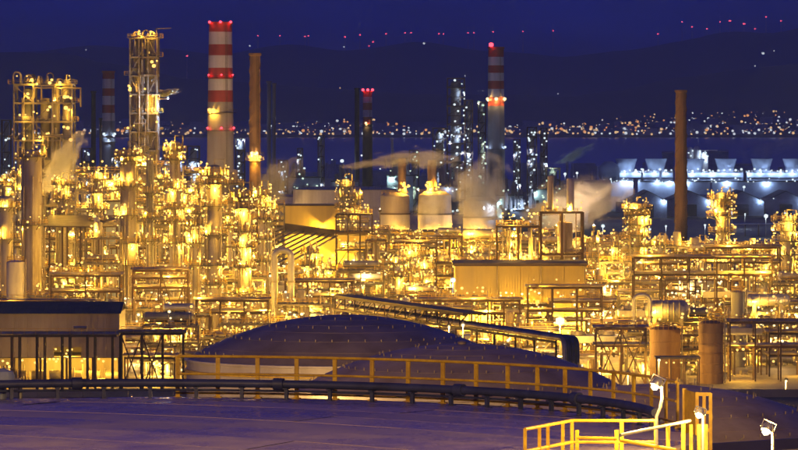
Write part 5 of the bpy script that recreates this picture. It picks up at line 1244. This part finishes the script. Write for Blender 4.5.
# ------------------------------------------------------------------ near lamps
def near_lamp(label, px, py, d, post, sz, aim, power=.5):
    o = P(px, py, d); root = thing('flood_lamp', label, 'lamp', (o.x, o.y, o.z), 'near flood lamps')
    a = Vector(aim).normalized()
    hd = MB(); hd.lathe([(.02, .34), (.10, .33), (.18, .25), (.2, .12), (.205, 0.02), (.185, 0.02), (.17, .12), (.02, .2)], n=18)
    rot = Vector((0, 0, -1)).rotation_difference(a).to_matrix()
    hd.v = [tuple(rot @ (Vector(v) * sz)) for v in hd.v]; hd.build('housing', 'chrome', root, True)
    bl = MB(); bl.bulb((0, 0, -.02), .155); bl.v = [tuple(rot @ (Vector(v) * sz)) for v in bl.v]; bl.build('lamp', 'lamp_near', root); lp = rot @ Vector((0, 0, -.24 * sz)); shine((lp.x, lp.y + .03, lp.z + .16), .04, 'lamp_warm', root, power)
    yk = MB(); yk.tube([tuple(rot @ (Vector((sx * .24 * sz, 0, zz * sz)))) for sx, zz in ((1, .1), (1, .38), (-1, .38), (-1, .1))], .022, 6); yk.build('yoke', 'chrome', root, True)
    MB().tube([tuple(Vector(q) - o) for q in post], .032, 10).build('pole', 'pole_white', root, True)
    return root
near_lamp('gooseneck flood lamp hanging over the yellow railing', 655, 386, 95.2, [P(657, 378, 95.3), P(662, 381, 95.3), P(662, 398, 95.5), P(660, 408, 95.7), P(656.5, 416, 95.85), P(656.5, 463, 95.9)], .6, (-.45, -.25, -.85))
near_lamp('flood lamp mounted in front of the yellow gate cage', 699, 415, 96.2, [P(699, 411, 96.4), P(700, 408, 96.6), P(703, 412, 96.6), P(703, 468, 96.6)], .48, (-.3, -.45, -.8), .2)
near_lamp('flood lamp on white pole beyond the gate cage', 766, 431, 92, [P(767, 423, 92), P(772, 426, 92), P(773, 440, 92), P(773, 500, 92)], .58, (-.4, -.35, -.8), .5)
lamp_post('tall yard lamp post standing past the gate cage by the near tank', 399 + 13 * F / 78, HOR + (EYE - 50) * F / 78, 78, 'lamp_warm', .3, base=24.6, power=9., group='tall lamps by the near tank')  # this lamp and the next are added out of view to warm roof and rails
lamp_post('tall yard lamp post beside the foam chamber end of the near tank', 399 - 19 * F / 84, HOR + (EYE - 50) * F / 84, 84, 'lamp_warm', .3, base=24.6, power=8., group='tall lamps by the near tank')
for px, d, lab in ((-120, 430, 'high-mast lamp beyond the picture edge by the broad domed tank'), (960, 360, 'high-mast lamp beyond the picture edge by the nearest domed tank')):
    lamp_post(lab, px, HOR + (EYE - 46) * F / d, d, 'lamp_warm', .5, base=0., power=130., group='high-mast lamps of the tank farm')  # masts added out of frame to warm the tank domes
# rim walkway edge seen below the nearest dome: curb of the yard terrace
cb = MB().bar((X(705, 150), 150, Z(449, 150)), (X(815, 150), 150, Z(442, 150)), .3, .35); o = cb.build('terrace_wall', 'concrete'); tag(o, 'pale wall coping beyond the gate cage at the frame bottom', 'wall')
MB().bar((X(705, 150), 150.2, 12 + 0), (X(705, 150), 150.2, Z(449, 150) - .1), .3).bar((X(815, 150), 150.2, 12), (X(815, 150), 150.2, Z(442, 150) - .1), .3).build('pier', 'concrete', o)

# ------------------------------------------------------------------ steam
def steam_mat(name, dens, scale, color=(.9, .88, .86), thr=.45, stretch=(1, 1, 1)):
    m = bpy.data.materials.new(name); m.use_nodes = True; MATS[name] = m; nt = m.node_tree; nt.nodes.clear(); ln = nt.links.new
    o = nt.nodes.new('ShaderNodeOutputMaterial'); v = nt.nodes.new('ShaderNodeVolumePrincipled'); v.inputs['Color'].default_value = (*color, 1); v.inputs['Anisotropy'].default_value = .25
    t = nt.nodes.new('ShaderNodeTexCoord'); le = nt.nodes.new('ShaderNodeVectorMath'); le.operation = 'LENGTH'
    ln(t.outputs['Object'], le.inputs[0])
    fo = nt.nodes.new('ShaderNodeMapRange'); fo.inputs[1].default_value = 1.; fo.inputs[2].default_value = .1; fo.inputs[3].default_value = 0; fo.inputs[4].default_value = 1
    ln(le.outputs['Value'], fo.inputs[0])
    mp_ = nt.nodes.new('ShaderNodeMapping'); mp_.inputs['Scale'].default_value = stretch; ln(t.outputs['Object'], mp_.inputs[0])
    n = nt.nodes.new('ShaderNodeTexNoise'); n.inputs['Scale'].default_value = scale; n.inputs['Detail'].default_value = 5; n.inputs['Distortion'].default_value = .6; ln(mp_.outputs[0], n.inputs['Vector'])
    ad = nt.nodes.new('ShaderNodeMath'); ad.operation = 'MULTIPLY_ADD'; ad.inputs[1].default_value = 2.8; ad.inputs[2].default_value = -2.8 * .5 - .30; ln(n.outputs['Fac'], ad.inputs[0])
    a2 = nt.nodes.new('ShaderNodeMath'); a2.operation = 'ADD'; ln(ad.outputs[0], a2.inputs[0]); ln(fo.outputs[0], a2.inputs[1])
    mu = nt.nodes.new('ShaderNodeMath'); mu.operation = 'MULTIPLY'; mu.use_clamp = False; mu.inputs[1].default_value = dens
    cp_ = nt.nodes.new('ShaderNodeMath'); cp_.operation = 'MAXIMUM'; cp_.inputs[1].default_value = 0; ln(a2.outputs[0], cp_.inputs[0]); ln(cp_.outputs[0], mu.inputs[0]); ln(mu.outputs[0], v.inputs['Density'])
    ln(v.outputs[0], o.inputs['Volume']); return m
def steam(label, px, py, d, wpx, hpx, dep, tilt, dens, scale=1.6, color=(.97, .96, .95), thr=.45):
    nm = 'steam_%d' % len(MATS); steam_mat(nm, dens, scale, color, thr)
    g_ = MB(); g_.lathe([(max(.01, math.sin(math.pi * k / 10)), -math.cos(math.pi * k / 10)) for k in range(11)], n=18)
    o = g_.build('steam_plume', nm, None, True); s = d / F
    o.location = P(px, py, d); o.scale = (wpx * s / 2, dep / 2, hpx * s / 2); o.rotation_euler = (0, R(-tilt), 0)
    return tag(o, label, 'steam', kind='stuff')
steam('golden steam leaning up beside the lattice reactor tower', 60, 164, 1085, 82, 36, 12, 52, .9)
steam('brownish steam rising beside the ochre stack', 276, 180, 1240, 66, 46, 14, 35, .4)
steam('narrow root of the pale plume leaving the twin-platform column', 361, 164.5, 1420, 52, 10, 6, 5, .8, 1.6)
steam('pale plume drifting past the narrow furnace stack', 394, 159, 1420, 76, 19, 10, 6, .5, 1.8)
steam('thinning end of the pale plume over the wide furnace drum', 428, 158, 1420, 66, 26, 12, -6, .28, 1.8)
steam('thin steam veil over the wide furnace drum', 432, 202, 1425, 52, 40, 12, 30, .2)
steam('grey steam billowing from the steaming furnace drum', 478, 192, 1420, 86, 76, 16, 60, .4)
steam('large golden steam cloud drifting behind the open grid frame', 576, 203, 1180, 122, 60, 20, 12, .9)
steam('greenish vapour trail above the low greenish-lit tower', 574, 155, 1990, 50, 14, 12, 26, .6, 2., (.8, .95, .88))
steam('bluish mist lying over the yard beyond the round-headed column', 762, 204, 1900, 76, 20, 20, 2, .12, 1.6, (.85, .88, .95))
steam('white vapour jet blowing from the tallest lattice tower', 167, 92.5, 1201, 32, 9, 4, 8, 7., 1.2, (.98, .98, 1.))
steam('faint cloud above the cooling tower cells', 765, 150, 2420, 60, 26, 20, 10, .08, 1.6, (.85, .88, .95))
MB().bulb((0, 0, 0), .0001) if 0 else None
# added lamp and bracket, put in to brighten the vapour jet
lamp_o = MB().bulb((X(168, 1196) - tt.location.x, -4, Z(97.5, 1196)), .3).build('jet_lamp', 'lamp_cold', tt); shine((X(168, 1196) - tt.location.x, -4, Z(97.5, 1196)), .35, 'lamp_cold', tt, 16.)
MB().bar((X(168, 1196) - tt.location.x, -4, Z(99, 1196)), (X(157, 1196) - tt.location.x, 0, Z(99, 1196)), .18).build('bracket', 'steel', lamp_o)
# ------------------------------------------------------------------ air
hm = bpy.data.materials.new('haze_air'); hm.use_nodes = True; hn = hm.node_tree; hn.nodes.clear()
ho = hn.nodes.new('ShaderNodeOutputMaterial'); hv = hn.nodes.new('ShaderNodeVolumePrincipled'); hv.inputs['Color'].default_value = (.36, .54, 1., 1); hv.inputs['Density'].default_value = HAZE; hv.inputs['Anisotropy'].default_value = .0
hn.links.new(hv.outputs[0], ho.inputs['Volume']); MATS['haze_air'] = hm
hz = MB().box(0, 18000, 275, 84000, 46000, 590).build('haze', 'haze_air'); tag(hz, kind='stuff')
print('objects', len(bpy.data.objects), 'tris', sum(len(o.data.polygons) for o in bpy.data.objects if o.type == 'MESH'))
print('LIGHTS', NL[0])
